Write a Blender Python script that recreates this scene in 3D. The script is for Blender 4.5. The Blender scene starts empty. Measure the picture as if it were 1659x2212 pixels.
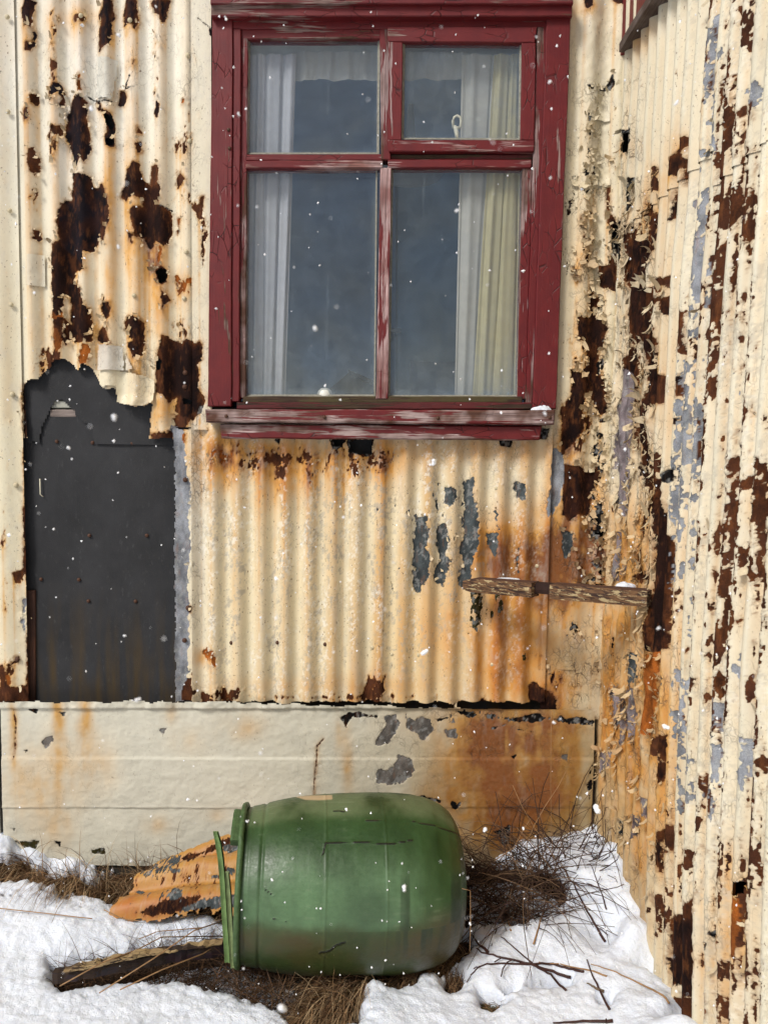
import bpy, math, random
import numpy as np
from mathutils import Vector, Matrix

# ------------------------------------------------------------------ camera, sky, sun, exposure
S = bpy.context.scene
COL = S.collection
W0, H0, F0 = 1659.0, 2212.0, 1661.0        # picture size used for measuring, focal length in the same pixels
EYE = 1.37
PITCH = math.atan(126 / F0)
ROLL = 0.0146
_r = np.array([1.0, 0, 0]); _f = np.array([0, math.cos(PITCH), -math.sin(PITCH)]); _u = np.array([0, math.sin(PITCH), math.cos(PITCH)])
RX = math.cos(ROLL) * _r + math.sin(ROLL) * _u
UX = -math.sin(ROLL) * _r + math.cos(ROLL) * _u
CAM = np.array([0.0, 0.0, EYE])
cd = bpy.data.cameras.new('camera'); cam = bpy.data.objects.new('camera', cd); COL.objects.link(cam)
M = Matrix(((RX[0], UX[0], -_f[0], 0), (RX[1], UX[1], -_f[1], 0), (RX[2], UX[2], -_f[2], EYE), (0, 0, 0, 1)))
cam.matrix_world = M
cd.sensor_fit = 'VERTICAL'; cd.sensor_height = 36; cd.lens = 36 * F0 / H0
cd.clip_start = 0.02; cd.clip_end = 2000
cd.dof.use_dof = True; cd.dof.focus_distance = 2.3; cd.dof.aperture_fstop = cd.lens / 4.0
S.camera = cam

world = bpy.data.worlds.new('World'); S.world = world; world.use_nodes = True
wn = world.node_tree.nodes; wl = world.node_tree.links; wn.clear()
sky = wn.new('ShaderNodeTexSky'); sky.sky_type = 'NISHITA'; sky.sun_disc = False
SUN_EL, SUN_AZ = math.radians(44), math.radians(222)      # azimuth measured from +Y clockwise
sky.sun_elevation = SUN_EL; sky.sun_rotation = SUN_AZ
sky.air_density = 1.0; sky.dust_density = 4.0; sky.ozone_density = 0.6; sky.altitude = 0
bg = wn.new('ShaderNodeBackground'); bg.inputs['Strength'].default_value = 0.088
wo = wn.new('ShaderNodeOutputWorld'); wl.new(sky.outputs[0], bg.inputs[0]); wl.new(bg.outputs[0], wo.inputs[0])
sl = bpy.data.lights.new('sun', 'SUN'); sl.energy = 2.55; sl.angle = math.radians(15); sl.color = (1.0, 0.98, 0.95)
so = bpy.data.objects.new('sun', sl); COL.objects.link(so)
sd_ = Vector((math.sin(SUN_AZ) * math.cos(SUN_EL), math.cos(SUN_AZ) * math.cos(SUN_EL), math.sin(SUN_EL)))
so.rotation_euler = sd_.to_track_quat('Z', 'Y').to_euler()
S.view_settings.view_transform = 'Standard'; S.view_settings.look = 'None'
S.view_settings.exposure = 0.04; S.view_settings.gamma = 1.0; S.view_settings.use_curve_mapping = False
S.render.engine = 'CYCLES'
S.cycles.use_denoising = True
S.cycles.max_bounces = 6; S.cycles.transparent_max_bounces = 12
S.cycles.caustics_reflective = False; S.cycles.caustics_refractive = False

# ------------------------------------------------------------------ measuring helpers
def proj(P):
    d = P - CAM
    x = d @ RX; y = d @ UX; z = d @ _f
    return W0 / 2 + F0 * x / z, H0 / 2 - F0 * y / z
def ray(px, py):
    a = (px - W0 / 2) / F0; b = (H0 / 2 - py) / F0
    return np.array(_f) + a * RX + b * UX
def at(px, py, Y):                        # point of the plane y = Y
    d = ray(px, py); return CAM + d * (Y / d[1])
def atx(px, py, X):                       # point of the plane x = X
    d = ray(px, py); return CAM + d * (X / d[0])
def C(kx, ox, oy, pts, k2=None):
    return [(ox + x / kx, oy + y / kx) for x, y in pts]
def c1(p): return C(3.0238, 0, 0, p)
def c2(p): return C(2.558, 0, 665.1, p)
def c3(p): return C(1.9797, 425.7, 0, p)
def c4(p): return C(3.024, 1130.7, 0, p)
def c7(p): return C(3.024, 1130.7, 665.1, p)
def c6(p): return C(1.8476, 399.1, 897.9, p)
def cl(p): return C(2.2676, 0, 1496.5, p)
def cr(p): return C(2.2676, 665.1, 1496.5, p)
def c8(p): return C(2.509, 1130.7, 1330.2, p)
def ct(p): return C(3.563, 997.7, 1662.7, p)
def cb(p): return C(4.751, 399.0, 1662.7, p)

# ------------------------------------------------------------------ noise on arrays
def _h(ix, iy, seed):
    h = (ix.astype(np.int64) * 374761393 + iy.astype(np.int64) * 668265263 + seed * 1274126177) & 0xffffffff
    h = ((h ^ (h >> 13)) * 1274126177) & 0xffffffff
    h = ((h ^ (h >> 16)) * 2246822519) & 0xffffffff
    return ((h ^ (h >> 15)) & 0xffffff) / float(0xffffff)
def vn(x, y, seed=0):
    ix = np.floor(x); iy = np.floor(y); fx = x - ix; fy = y - iy
    fx = fx * fx * (3 - 2 * fx); fy = fy * fy * (3 - 2 * fy)
    a = _h(ix, iy, seed); b = _h(ix + 1, iy, seed); c = _h(ix, iy + 1, seed); d = _h(ix + 1, iy + 1, seed)
    return ((a + (b - a) * fx) * (1 - fy) + (c + (d - c) * fx) * fy) * 2 - 1
def fbm(x, y, f=1.0, octv=4, seed=0, g=0.55):
    s = 0; a = 1.0; t = 0
    for i in range(octv):
        s = s + a * vn(x * f + i * 17.3, y * f - i * 9.1, seed + i * 7); t += a; a *= g; f *= 2.03
    return s / t * 1.35
def worley(x, y, seed=0):
    ix = np.floor(x); iy = np.floor(y)
    F1 = np.full(x.shape, 9.0); F2 = np.full(x.shape, 9.0); ID = np.zeros(x.shape)
    for dx in (-1, 0, 1):
        for dy in (-1, 0, 1):
            cx = ix + dx; cy = iy + dy
            a = _h(cx, cy, seed); b = _h(cx, cy, seed + 5)
            d = np.hypot(cx + a - x, cy + b - y)
            m = d < F1
            F2 = np.where(m, F1, np.minimum(F2, d)); ID = np.where(m, _h(cx, cy, seed + 11), ID); F1 = np.where(m, d, F1)
    return F1, F2, ID
def ss(a, b, x):
    t = np.clip((x - a) / (b - a), 0, 1); return t * t * (3 - 2 * t)
def poly_sd(PX, PY, pts, far=60.0):
    out = np.full(PX.shape, -far)
    p = np.array(pts, float); x0, y0 = p.min(0) - far; x1, y1 = p.max(0) + far
    m = (PX > x0) & (PX < x1) & (PY > y0) & (PY < y1)
    if not m.any(): return out
    X = PX[m]; Y = PY[m]; d2 = np.full(X.shape, 1e9); ins = np.zeros(X.shape, bool)
    for i in range(len(p)):
        ax, ay = p[i]; bx, by = p[(i + 1) % len(p)]
        ex, ey = bx - ax, by - ay; L = ex * ex + ey * ey + 1e-9
        t = np.clip(((X - ax) * ex + (Y - ay) * ey) / L, 0, 1)
        d2 = np.minimum(d2, (X - ax - t * ex) ** 2 + (Y - ay - t * ey) ** 2)
        c = ((ay > Y) != (by > Y))
        if c.any():
            xi = ax + (Y - ay) * ex / (ey if abs(ey) > 1e-9 else 1e-9)
            ins ^= c & (X < xi)
    d = np.sqrt(d2); out[m] = np.maximum(np.where(ins, d, -d), -far); return out
def line_sd(PX, PY, pts, w=1.5, far=60.0):
    out = np.full(PX.shape, -far)
    p = np.array(pts, float); x0, y0 = p.min(0) - far; x1, y1 = p.max(0) + far
    m = (PX > x0) & (PX < x1) & (PY > y0) & (PY < y1)
    if not m.any(): return out
    X = PX[m]; Y = PY[m]; d2 = np.full(X.shape, 1e9)
    for i in range(len(p) - 1):
        ax, ay = p[i]; bx, by = p[i + 1]
        ex, ey = bx - ax, by - ay; L = ex * ex + ey * ey + 1e-9
        t = np.clip(((X - ax) * ex + (Y - ay) * ey) / L, 0, 1)
        d2 = np.minimum(d2, (X - ax - t * ex) ** 2 + (Y - ay - t * ey) ** 2)
    out[m] = np.maximum(w - np.sqrt(d2), -far); return out
def gauss(PX, PY, cx, cy, rx, ry): return np.exp(-((PX - cx) / rx) ** 2 - ((PY - cy) / ry) ** 2)

# ------------------------------------------------------------------ object helpers
def tag(o, label=None, cat=None, group=None, kind=None):
    if label: o['label'] = label
    if cat: o['category'] = cat
    if group: o['group'] = group
    if kind: o['kind'] = kind
    return o
def empty(name, loc=(0, 0, 0), label=None, cat=None, group=None):
    o = bpy.data.objects.new(name, None); COL.objects.link(o); o.location = loc; o.empty_display_size = 0.05
    return tag(o, label, cat, group)
def link(name, me, mat=None, parent=None, label=None, cat=None, group=None, kind=None):
    o = bpy.data.objects.new(name, me); COL.objects.link(o)
    if mat is not None and not me.materials: me.materials.append(mat)
    if parent is not None:
        o.parent = parent; o.matrix_parent_inverse = Matrix.Translation(-Vector(parent.location))
    return tag(o, label, cat, group, kind)
def mesh_np(name, V, Fq, attrs=None, smooth=True):
    V = np.asarray(V, np.float32).reshape(-1, 3); Fq = np.asarray(Fq, np.int32)
    me = bpy.data.meshes.new(name); nf, k = Fq.shape
    me.vertices.add(len(V)); me.vertices.foreach_set('co', V.ravel())
    me.loops.add(nf * k); me.loops.foreach_set('vertex_index', Fq.ravel())
    me.polygons.add(nf); me.polygons.foreach_set('loop_start', np.arange(0, nf * k, k, dtype=np.int32))
    me.polygons.foreach_set('loop_total', np.full(nf, k, np.int32))
    me.polygons.foreach_set('use_smooth', np.full(nf, smooth))
    me.update(calc_edges=True)
    for n, a in (attrs or {}).items():
        a = np.asarray(a, np.float32)
        if a.ndim == 2:
            c = np.ones((len(a), 4), np.float32); c[:, :3] = a
            at_ = me.attributes.new(n, 'FLOAT_COLOR', 'POINT'); at_.data.foreach_set('color', c.ravel())
        else:
            at_ = me.attributes.new(n, 'FLOAT', 'POINT'); at_.data.foreach_set('value', a)
    me.validate(); return me
def grid_mesh(name, P, keep=None, attrs=None, flip=False):
    nz, nx = P.shape[:2]
    idx = np.arange(nz * nx).reshape(nz, nx)
    q = np.stack([idx[:-1, :-1], idx[:-1, 1:], idx[1:, 1:], idx[1:, :-1]], -1)
    if keep is not None:
        k = keep[:-1, :-1] & keep[:-1, 1:] & keep[1:, 1:] & keep[1:, :-1]; q = q[k]
    q = q.reshape(-1, 4)
    if flip: q = q[:, ::-1]
    used = np.zeros(nz * nx, bool); used[q.ravel()] = True
    mp = np.cumsum(used) - 1
    A = {n: a.reshape(nz * nx, *a.shape[2:])[used] for n, a in (attrs or {}).items()}
    return mesh_np(name, P.reshape(-1, 3)[used], mp[q], A)
def from_lists(name, V, Fs, smooth=False):
    me = bpy.data.meshes.new(name); me.from_pydata([tuple(v) for v in V], [], Fs); me.update()
    if smooth: me.polygons.foreach_set('use_smooth', [True] * len(me.polygons))
    return me

# ------------------------------------------------------------------ material helpers
def nmat(name):
    m = bpy.data.materials.new(name); m.use_nodes = True; t = m.node_tree; t.nodes.clear()
    o = t.nodes.new('ShaderNodeOutputMaterial'); b = t.nodes.new('ShaderNodeBsdfPrincipled')
    t.links.new(b.outputs[0], o.inputs[0]); return m, t, b, o
class N:
    def __init__(s, t): s.t = t
    def n(s, kind, **kw):
        nd = s.t.nodes.new('ShaderNode' + kind)
        for k, v in kw.items(): setattr(nd, k, v)
        return nd
    def set(s, inp, v):
        if hasattr(v, 'links') or isinstance(v, bpy.types.NodeSocket): s.t.links.new(v, inp)
        else: inp.default_value = v
    def math(s, op, a, b=0.0, clamp=False):
        nd = s.n('Math', operation=op, use_clamp=clamp); s.set(nd.inputs[0], a); s.set(nd.inputs[1], b); return nd.outputs[0]
    def mix(s, f, a, b, typ='MIX'):
        nd = s.n('Mix', data_type='RGBA', blend_type=typ); s.set(nd.inputs[0], f)
        s.set(nd.inputs[6], a if not isinstance(a, tuple) else (*a[:3], 1)); s.set(nd.inputs[7], b if not isinstance(b, tuple) else (*b[:3], 1)); return nd.outputs[2]
    def mapr(s, v, a, b, c=0.0, d=1.0, smooth=False):
        nd = s.n('MapRange', clamp=True); 
        if smooth: nd.interpolation_type = 'SMOOTHSTEP'
        s.set(nd.inputs[0], v); nd.inputs[1].default_value = a; nd.inputs[2].default_value = b; nd.inputs[3].default_value = c; nd.inputs[4].default_value = d; return nd.outputs[0]
    def pos(s, sc=(1, 1, 1), off=(0, 0, 0), obj=False):
        o = s.n('TexCoord').outputs['Object'] if obj else s.n('NewGeometry').outputs['Position']
        m = s.n('Mapping'); m.inputs['Scale'].default_value = sc; m.inputs['Location'].default_value = off; s.t.links.new(o, m.inputs[0]); return m.outputs[0]
    def noise(s, vec, scale, detail=3, rough=0.55, dist=0.0):
        nd = s.n('TexNoise'); nd.inputs['Scale'].default_value = scale; nd.inputs['Detail'].default_value = detail
        nd.inputs['Roughness'].default_value = rough; nd.inputs['Distortion'].default_value = dist; s.t.links.new(vec, nd.inputs['Vector']); return nd.outputs['Fac']
    def vor(s, vec, scale, feature='DISTANCE_TO_EDGE', out='Distance'):
        nd = s.n('TexVoronoi', feature=feature); nd.inputs['Scale'].default_value = scale; s.t.links.new(vec, nd.inputs['Vector']); return nd.outputs[out]
    def attr(s, name, out='Color'):
        nd = s.n('Attribute'); nd.attribute_name = name; return nd.outputs[out]
    def bump(s, h, dist, strength=1.0, nrm=None):
        nd = s.n('Bump'); nd.inputs['Distance'].default_value = dist; nd.inputs['Strength'].default_value = strength
        s.t.links.new(h, nd.inputs['Height'])
        if nrm is not None: s.t.links.new(nrm, nd.inputs['Normal'])
        return nd.outputs[0]

def mat_weathered():
    m, t, b, o = nmat('weathered_paint_on_steel'); n = N(t)
    p = n.pos()
    f1 = n.noise(p, 420, 3); f2 = n.noise(p, 95, 4, 0.6)
    sdv = n.attr('bare_sd', 'Fac')
    e = n.math('ADD', sdv, n.math('MULTIPLY', n.math('SUBTRACT', f1, 0.5), 3.0))
    e = n.math('ADD', e, n.math('MULTIPLY', n.math('SUBTRACT', f2, 0.5), 7.0))
    tmask = n.mapr(e, -0.7, 0.7)
    pc = n.attr('paint_col'); bc = n.attr('bare_col'); cr_ = n.attr('crack', 'Fac')
    warp = n.n('VectorMath', operation='ADD')
    nz = n.n('TexNoise'); nz.inputs['Scale'].default_value = 30; t.links.new(p, nz.inputs['Vector'])
    sc = n.n('VectorMath', operation='SCALE'); t.links.new(nz.outputs['Color'], sc.inputs[0]); sc.inputs['Scale'].default_value = 0.03
    t.links.new(n.pos((1, 1, 0.6)), warp.inputs[0]); t.links.new(sc.outputs[0], warp.inputs[1])
    v1 = n.vor(warp.outputs[0], 42); v2 = n.vor(warp.outputs[0], 95)
    ck = n.math('MAXIMUM', n.mapr(v1, 0.0, 0.045, 1, 0), n.math('MULTIPLY', n.mapr(v2, 0.0, 0.05, 1, 0), 0.6))
    ck = n.math('MULTIPLY', ck, n.math('MULTIPLY', cr_, n.mapr(n.noise(p, 14, 2), 0.42, 0.6)), True)
    pc2 = n.mix(n.mapr(f2, 0.3, 0.75), n.mix(0.10, pc, (0.45, 0.38, 0.26)), pc)
    # tiny rusty pin holes and grime specks on the paint
    sp = n.mapr(n.noise(n.pos((1, 1, 0.5)), 210, 2, 0.6), 0.655, 0.70)
    sp = n.math('MULTIPLY', sp, n.attr('speck', 'Fac'), True)
    pc2 = n.mix(sp, pc2, (0.16, 0.10, 0.055))
    pc2 = n.mix(n.math('MULTIPLY', ck, 0.85), pc2, (0.05, 0.032, 0.02))
    bc2 = n.mix(n.mapr(f1, 0.3, 0.8), n.mix(0.5, bc, (0.0, 0.0, 0.0)), bc)
    bc2 = n.mix(n.mapr(n.noise(n.pos((1, 1, 0.35)), 60, 4, 0.65), 0.55, 0.72, 0, 0.55), bc2, n.mix(0.5, bc2, (0.30, 0.11, 0.035)))
    col = n.mix(tmask, pc2, bc2)
    t.links.new(col, b.inputs['Base Color'])
    n.set(b.inputs['Roughness'], n.mapr(tmask, 0, 1, 0.5, 0.85))
    n.set(b.inputs['Specular IOR Level'], n.mapr(tmask, 0, 1, .35, .12))
    h = n.math('SUBTRACT', 1.0, tmask)
    h = n.math('SUBTRACT', h, n.math('MULTIPLY', ck, 0.8))
    h = n.math('ADD', h, n.math('MULTIPLY', f2, 0.35)); h = n.math('ADD', h, n.math('MULTIPLY', f1, n.mapr(tmask, 0, 1, 0.12, 0.5)))
    t.links.new(n.bump(h, 0.0022, 0.9), b.inputs['Normal'])
    return m

def mat_wood(name, paint=(0.145, 0.013, 0.014), wood=(0.34, 0.235, 0.21), wood2=(0.10, 0.045, 0.028), wear=0.3, axis='x', scale=1.0, off=0.0, crack=0.6):
    m, t, b, o = nmat(name); n = N(t)
    st = {'x': (0.12, 1, 1), 'z': (1, 1, 0.12), 'y': (1, 0.12, 1)}[axis]
    st2 = {'x': (0.03, 1, 1), 'z': (1, 1, 0.03), 'y': (1, 0.03, 1)}[axis]
    p = n.pos(st, (off, off * 1.7, off * 0.3)); pf = n.pos(st2, (off, 0, off)); pw = n.pos((1, 1, 1), (off, off, off))
    big = n.noise(p, 16 * scale, 4, 0.6, 0.6); grain = n.noise(pf, 260, 3, 0.6); mid = n.noise(p, 70, 3)
    k = n.math('ADD', big, n.math('MULTIPLY', n.math('SUBTRACT', grain, 0.5), 0.35)); k = n.math('ADD', k, n.math('MULTIPLY', n.math('SUBTRACT', mid, 0.5), 0.25))
    th = 0.665 - 0.30 * wear
    mask = n.mapr(k, th - 0.012, th + 0.012)
    wc = n.mix(n.mapr(n.noise(pw, 9, 3), 0.4, 0.62), wood2, wood)
    wc = n.mix(n.mapr(grain, 0.35, 0.7), n.mix(0.65, wc, (0.03, 0.015, 0.01)), wc)
    pn = n.mix(n.mapr(n.noise(pw, 22, 4), 0.35, 0.7), n.mix(0.35, paint, (0.05, 0.005, 0.01)), paint)
    v = n.vor(n.pos({'x': (0.5, 1, 1.3), 'z': (1.3, 1, 0.5), 'y': (1, .5, 1.3)}[axis], (off, off, off)), 38)
    ck = n.math('MULTIPLY', n.mapr(v, 0.0, 0.04, 1, 0), n.mapr(n.noise(pw, 11, 2), 0.5, 0.62, 0, crack), True)
    pn = n.mix(ck, pn, (0.015, 0.004, 0.004))
    col = n.mix(mask, pn, wc)
    t.links.new(col, b.inputs['Base Color']); n.set(b.inputs['Roughness'], n.mapr(mask, 0, 1, 0.5, 0.85)); b.inputs['Specular IOR Level'].default_value = 0.35
    h = n.math('SUBTRACT', n.math('SUBTRACT', 1.0, mask), n.math('MULTIPLY', ck, 1.2))
    h = n.math('ADD', h, n.math('MULTIPLY', grain, n.mapr(mask, 0, 1, 0.25, 1.4)))
    h = n.math('ADD', h, n.math('MULTIPLY', mid, 0.3))
    t.links.new(n.bump(h, 0.0016, 0.9), b.inputs['Normal'])
    return m

def mat_simple(name, col, rough=0.7, var=0.3, scale=40, bump=0.0, bscale=200, attr=None, spec=0.3, metal=0.0, sheen=0):
    m, t, b, o = nmat(name); n = N(t); p = n.pos()
    c = n.attr(attr) if attr else None
    nz = n.noise(p, scale, 4, 0.6)
    base = c if c is not None else (*col, 1)
    dark = n.mix(var, base if c is not None else tuple(col), (0.0, 0.0, 0.0))
    cc = n.mix(n.mapr(nz, 0.3, 0.7), dark, base if c is not None else tuple(col))
    t.links.new(cc, b.inputs['Base Color']); b.inputs['Roughness'].default_value = rough; b.inputs['Specular IOR Level'].default_value = spec; b.inputs['Metallic'].default_value = metal
    if bump: t.links.new(n.bump(n.noise(p, bscale, 4, 0.6), bump, 1.0), b.inputs['Normal'])
    return m
# ------------------------------------------------------------------ weathering of the sheet metal (rust, bare zinc, peeled paint, stains)
KC = {'dark': (.016, .0055, .004), 'blue': (.011, .0075, .011), 'brown': (.072, .026, .013), 'orange': (.40, .115, .018),
      'galv': (.33, .35, .385), 'slate': (.075, .09, .095), 'mauve': (.27, .225, .235), 'black': (.006, .005, .005),
      'conc': (.17, .155, .14), 'moss': (.045, .040, .012)}
RUSTY = {'dark', 'blue', 'brown', 'orange'}
def weather(U, V, PX, PY, polys, flecks, stains, tints, base, cracks=(), seed=0, warp=9.0, streak=0.6, rib=None, specks=0.5, pigment=0.5, worn=None, trough=None, fsc=1.0, halo=.5):
    w1 = fbm(U, V * 0.8, 28, 4, seed + 1); w2 = fbm(U, V, 120, 3, seed + 2)
    bare = np.full(U.shape, -60.0); bc = np.zeros(U.shape + (3,)) + np.array(KC['brown']); rusty = np.ones(U.shape)
    mot = fbm(U, V * 0.42, 75, 4, seed + 15, .7) * 1.1
    def put(s, kind):
        nonlocal bare
        m = s > bare
        bare = np.where(m, s, bare); bc[m] = KC[kind]; rusty[m] = 1.0 if kind in RUSTY else 0.0
    for e in polys:
        kind, pts = e[0], e[1]; amp = e[2] if len(e) > 2 else 1.0
        s = line_sd(PX, PY, pts, e[3]) if len(e) > 3 else poly_sd(PX, PY, pts)
        near = s > -58
        if amp >= 1.15 and len(e) <= 3:            # broken up into many small islands, drawn out along the ribs
            s = np.minimum(s, 2.5 + amp) * 1.1 + (mot * 15 + w2 * 5.0) * min(amp, 1.5) - 2.0
            put(np.where(near, s, -60), kind); continue
        put(np.where(near, s + (w1 * warp + w2 * 4.0) * amp, s), kind)
    st = fbm(U * fsc, V * 0.34 * fsc, 85, 4, seed + 3, 0.66); st2 = fbm(U, V * 0.5, 30, 3, seed + 4); st3 = fbm(U * fsc, V * .45 * fsc, 190, 3, seed + 8, .6)
    for (cx, cy, rx, ry, amp, kind) in flecks:
        D = amp * gauss(PX, PY, cx, cy, rx, ry)
        if rib is not None: D = D * rib
        put(np.clip((st * 0.55 + st2 * 0.4 + st3 * .25 - (1.0 - D)) * 26, -60, 8), kind)
    # islands of paint left on large bare areas
    if callable(base): pc = base(U, V, PX, PY)
    else: pc = np.zeros(U.shape + (3,)) + np.array(base)
    n1 = fbm(U, V * 0.25, 14, 4, seed + 5)
    for (cx, cy, rx, ry, amp, col) in tints:
        k = np.clip(amp * gauss(PX, PY, cx, cy, rx, ry) * (1 + 0.5 * n1), 0, 1)[..., None]
        pc = pc * (1 - k) + np.array(col) * k
    col_n = vn(U * 150, V * 0 + 3, seed + 6) * .5 + vn(U * 55, V * 0 + 7, seed + 9) * .5 + 0.5
    # stain field: halo of rust round bare rusty metal, running down in streaks
    src = ss(-2, 2, bare) * rusty
    run = np.zeros_like(src); cur = np.zeros(src.shape[1]); dec = 0.962 + 0.032 * np.clip(col_n[0], 0, 1)
    for i in range(src.shape[0]):
        cur = np.maximum(src[i], cur * dec); run[i] = cur
    Sx = streak * 1.25 * run * np.clip(col_n, 0, 1) ** 1.3 * (0.75 + 0.5 * st2) + halo * np.exp(np.clip(bare, -60, 0) / 5.0) * rusty * (0.4 + .6 * ss(-.3, .5, st2))
    for (cx, cy, rx, ry, amp) in stains:
        Sx = Sx + amp * gauss(PX, PY, cx, cy, rx, ry) * np.clip(0.75 + 0.45 * n1 + 0.3 * st2 + .25 * w1, 0, 1.6)
    Sx = np.clip(Sx, 0, 2.2)
    k1 = np.clip(Sx, 0, 1)[..., None]; k2 = np.clip(Sx - 1, 0, 1)[..., None]
    pc = pc * (1 - k1) + pc * np.array([0.86, 0.50, 0.17]) * k1
    pc = pc * (1 - k2) + np.array([.20, .062, .010]) * k2
    pc = pc * (1 + 0.07 * n1 + 0.04 * w1)[..., None]
    if trough is not None:  # brown stain along the rib troughs, its colour also deepening the rib shading
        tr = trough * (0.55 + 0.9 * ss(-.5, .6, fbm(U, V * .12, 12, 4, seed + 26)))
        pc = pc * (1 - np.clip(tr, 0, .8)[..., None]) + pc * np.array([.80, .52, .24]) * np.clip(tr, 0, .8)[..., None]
    # chalky grey film and worn undercoat, streaked along the ribs
    ch = ss(0.15, 0.75, fbm(U, V * .3, 60, 4, seed + 12)) * pigment
    pc = pc * (1 - 0.28 * ch[..., None]) + np.array([.50, .49, .46]) * 0.28 * ch[..., None]
    if worn is not None:
        f_ = ss(.12, .30, fbm(U, V * .55, 110, 4, seed + 13, .7)) * ss(-.3, .4, fbm(U, V * .2, 26, 3, seed + 14)) * worn
        pc = pc * (1 - .68 * f_[..., None]) + np.array([.36, .33, .275]) * .68 * f_[..., None]
        f_ = ss(.18, .34, fbm(U, V * .6, 140, 4, seed + 16, .7)) * ss(-.2, .5, fbm(U, V * .2, 22, 3, seed + 17)) * worn
        pc = pc * (1 - .6 * f_[..., None]) + np.array([.80, .78, .70]) * .6 * f_[..., None]
    # broken primer rim round the bare places
    rm = np.exp(-((bare + 1.6) / 1.7) ** 2) * rusty * ss(-.5, .3, fbm(U, V, 40, 3, seed + 19))
    pc = pc * (1 - .62 * rm[..., None]) + np.array([.20, .085, .03]) * .62 * rm[..., None]
    # bare metal colours
    v = 0.55 + 0.9 * ss(-.8, .9, fbm(U, V * .5, 45, 4, seed + 7))
    bc = bc * v[..., None]
    mm = ss(.05, .55, fbm(U, V * .6, 22, 5, seed + 23, .65)) * rusty; bc = bc * (1 - .45 * mm[..., None]) + np.array([.062, .020, .010]) * .45 * mm[..., None]
    mm = ss(.25, .6, fbm(U, V * .35, 60, 4, seed + 24, .65)) * rusty; bc = bc * (1 - .4 * mm[..., None]) + np.array([.16, .052, .016]) * .4 * mm[..., None]
    mm = ss(.10, .45, fbm(U, V * .7, 90, 4, seed + 25, .65)) * (1 - rusty); bc = bc * (1 - .5 * mm[..., None]) + np.array([.42, .43, .42]) * .5 * mm[..., None]
    ed = np.exp(-np.clip(bare, 0, 40) / 4.5) * rusty * ss(-.35, .45, fbm(U, V * .6, 50, 4, seed + 21, .65))
    bc = bc * (1 - 0.6 * ed[..., None]) + np.array([.24, .075, .018]) * 0.6 * ed[..., None]
    ck = np.zeros(U.shape)
    for (cx, cy, rx, ry, amp) in cracks: ck = ck + amp * gauss(PX, PY, cx, cy, rx, ry)
    return dict(bare_sd=np.clip(bare, -30, 30), paint_col=np.clip(pc, .004, .85), bare_col=np.clip(bc, .003, .8),
                crack=np.clip(ck + 0.25 * np.exp(-np.abs(bare) / 10), 0, 1), speck=np.clip(specks * (0.4 + 0.9 * ss(-.3, .5, st2)), 0, 1)), bare
def peel(bare, U, V, seed=0, lift=0.005):
    # thickness of the paint film, lifting and curling away next to its broken edges
    t = ss(-1.5, 1.0, -bare)
    c = np.exp(-np.clip(-bare, 0, 60) / 5.0) * t * ss(0.0, 0.7, fbm(U, V, 30, 3, seed + 40))
    return 0.0010 * t + lift * c - 0.0008 * (1 - t) * (0.5 + 0.5 * fbm(U, V, 160, 3, seed + 41))

M_STEEL = mat_weathered()
WALL_Y = 2.43
FLAKES = []       # sample sites for peeling flakes, filled by both walls

# ================================================================== back wall
xc = at(1318, 850, WALL_Y)[0]                 # the inside corner
XL = at(-45, 900, WALL_Y)[0]
GS = 0.0034
xs = np.arange(XL, xc + 0.008, GS); zs = np.arange(at(600, -45, WALL_Y)[2], at(600, 1585, WALL_Y)[2], -GS)
U, V = np.meshgrid(xs, zs)
P3 = np.stack([U, np.full_like(U, WALL_Y), V], -1)
PX, PY = proj(P3.reshape(-1, 3)); PX = PX.reshape(U.shape); PY = PY.reshape(U.shape)

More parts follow.
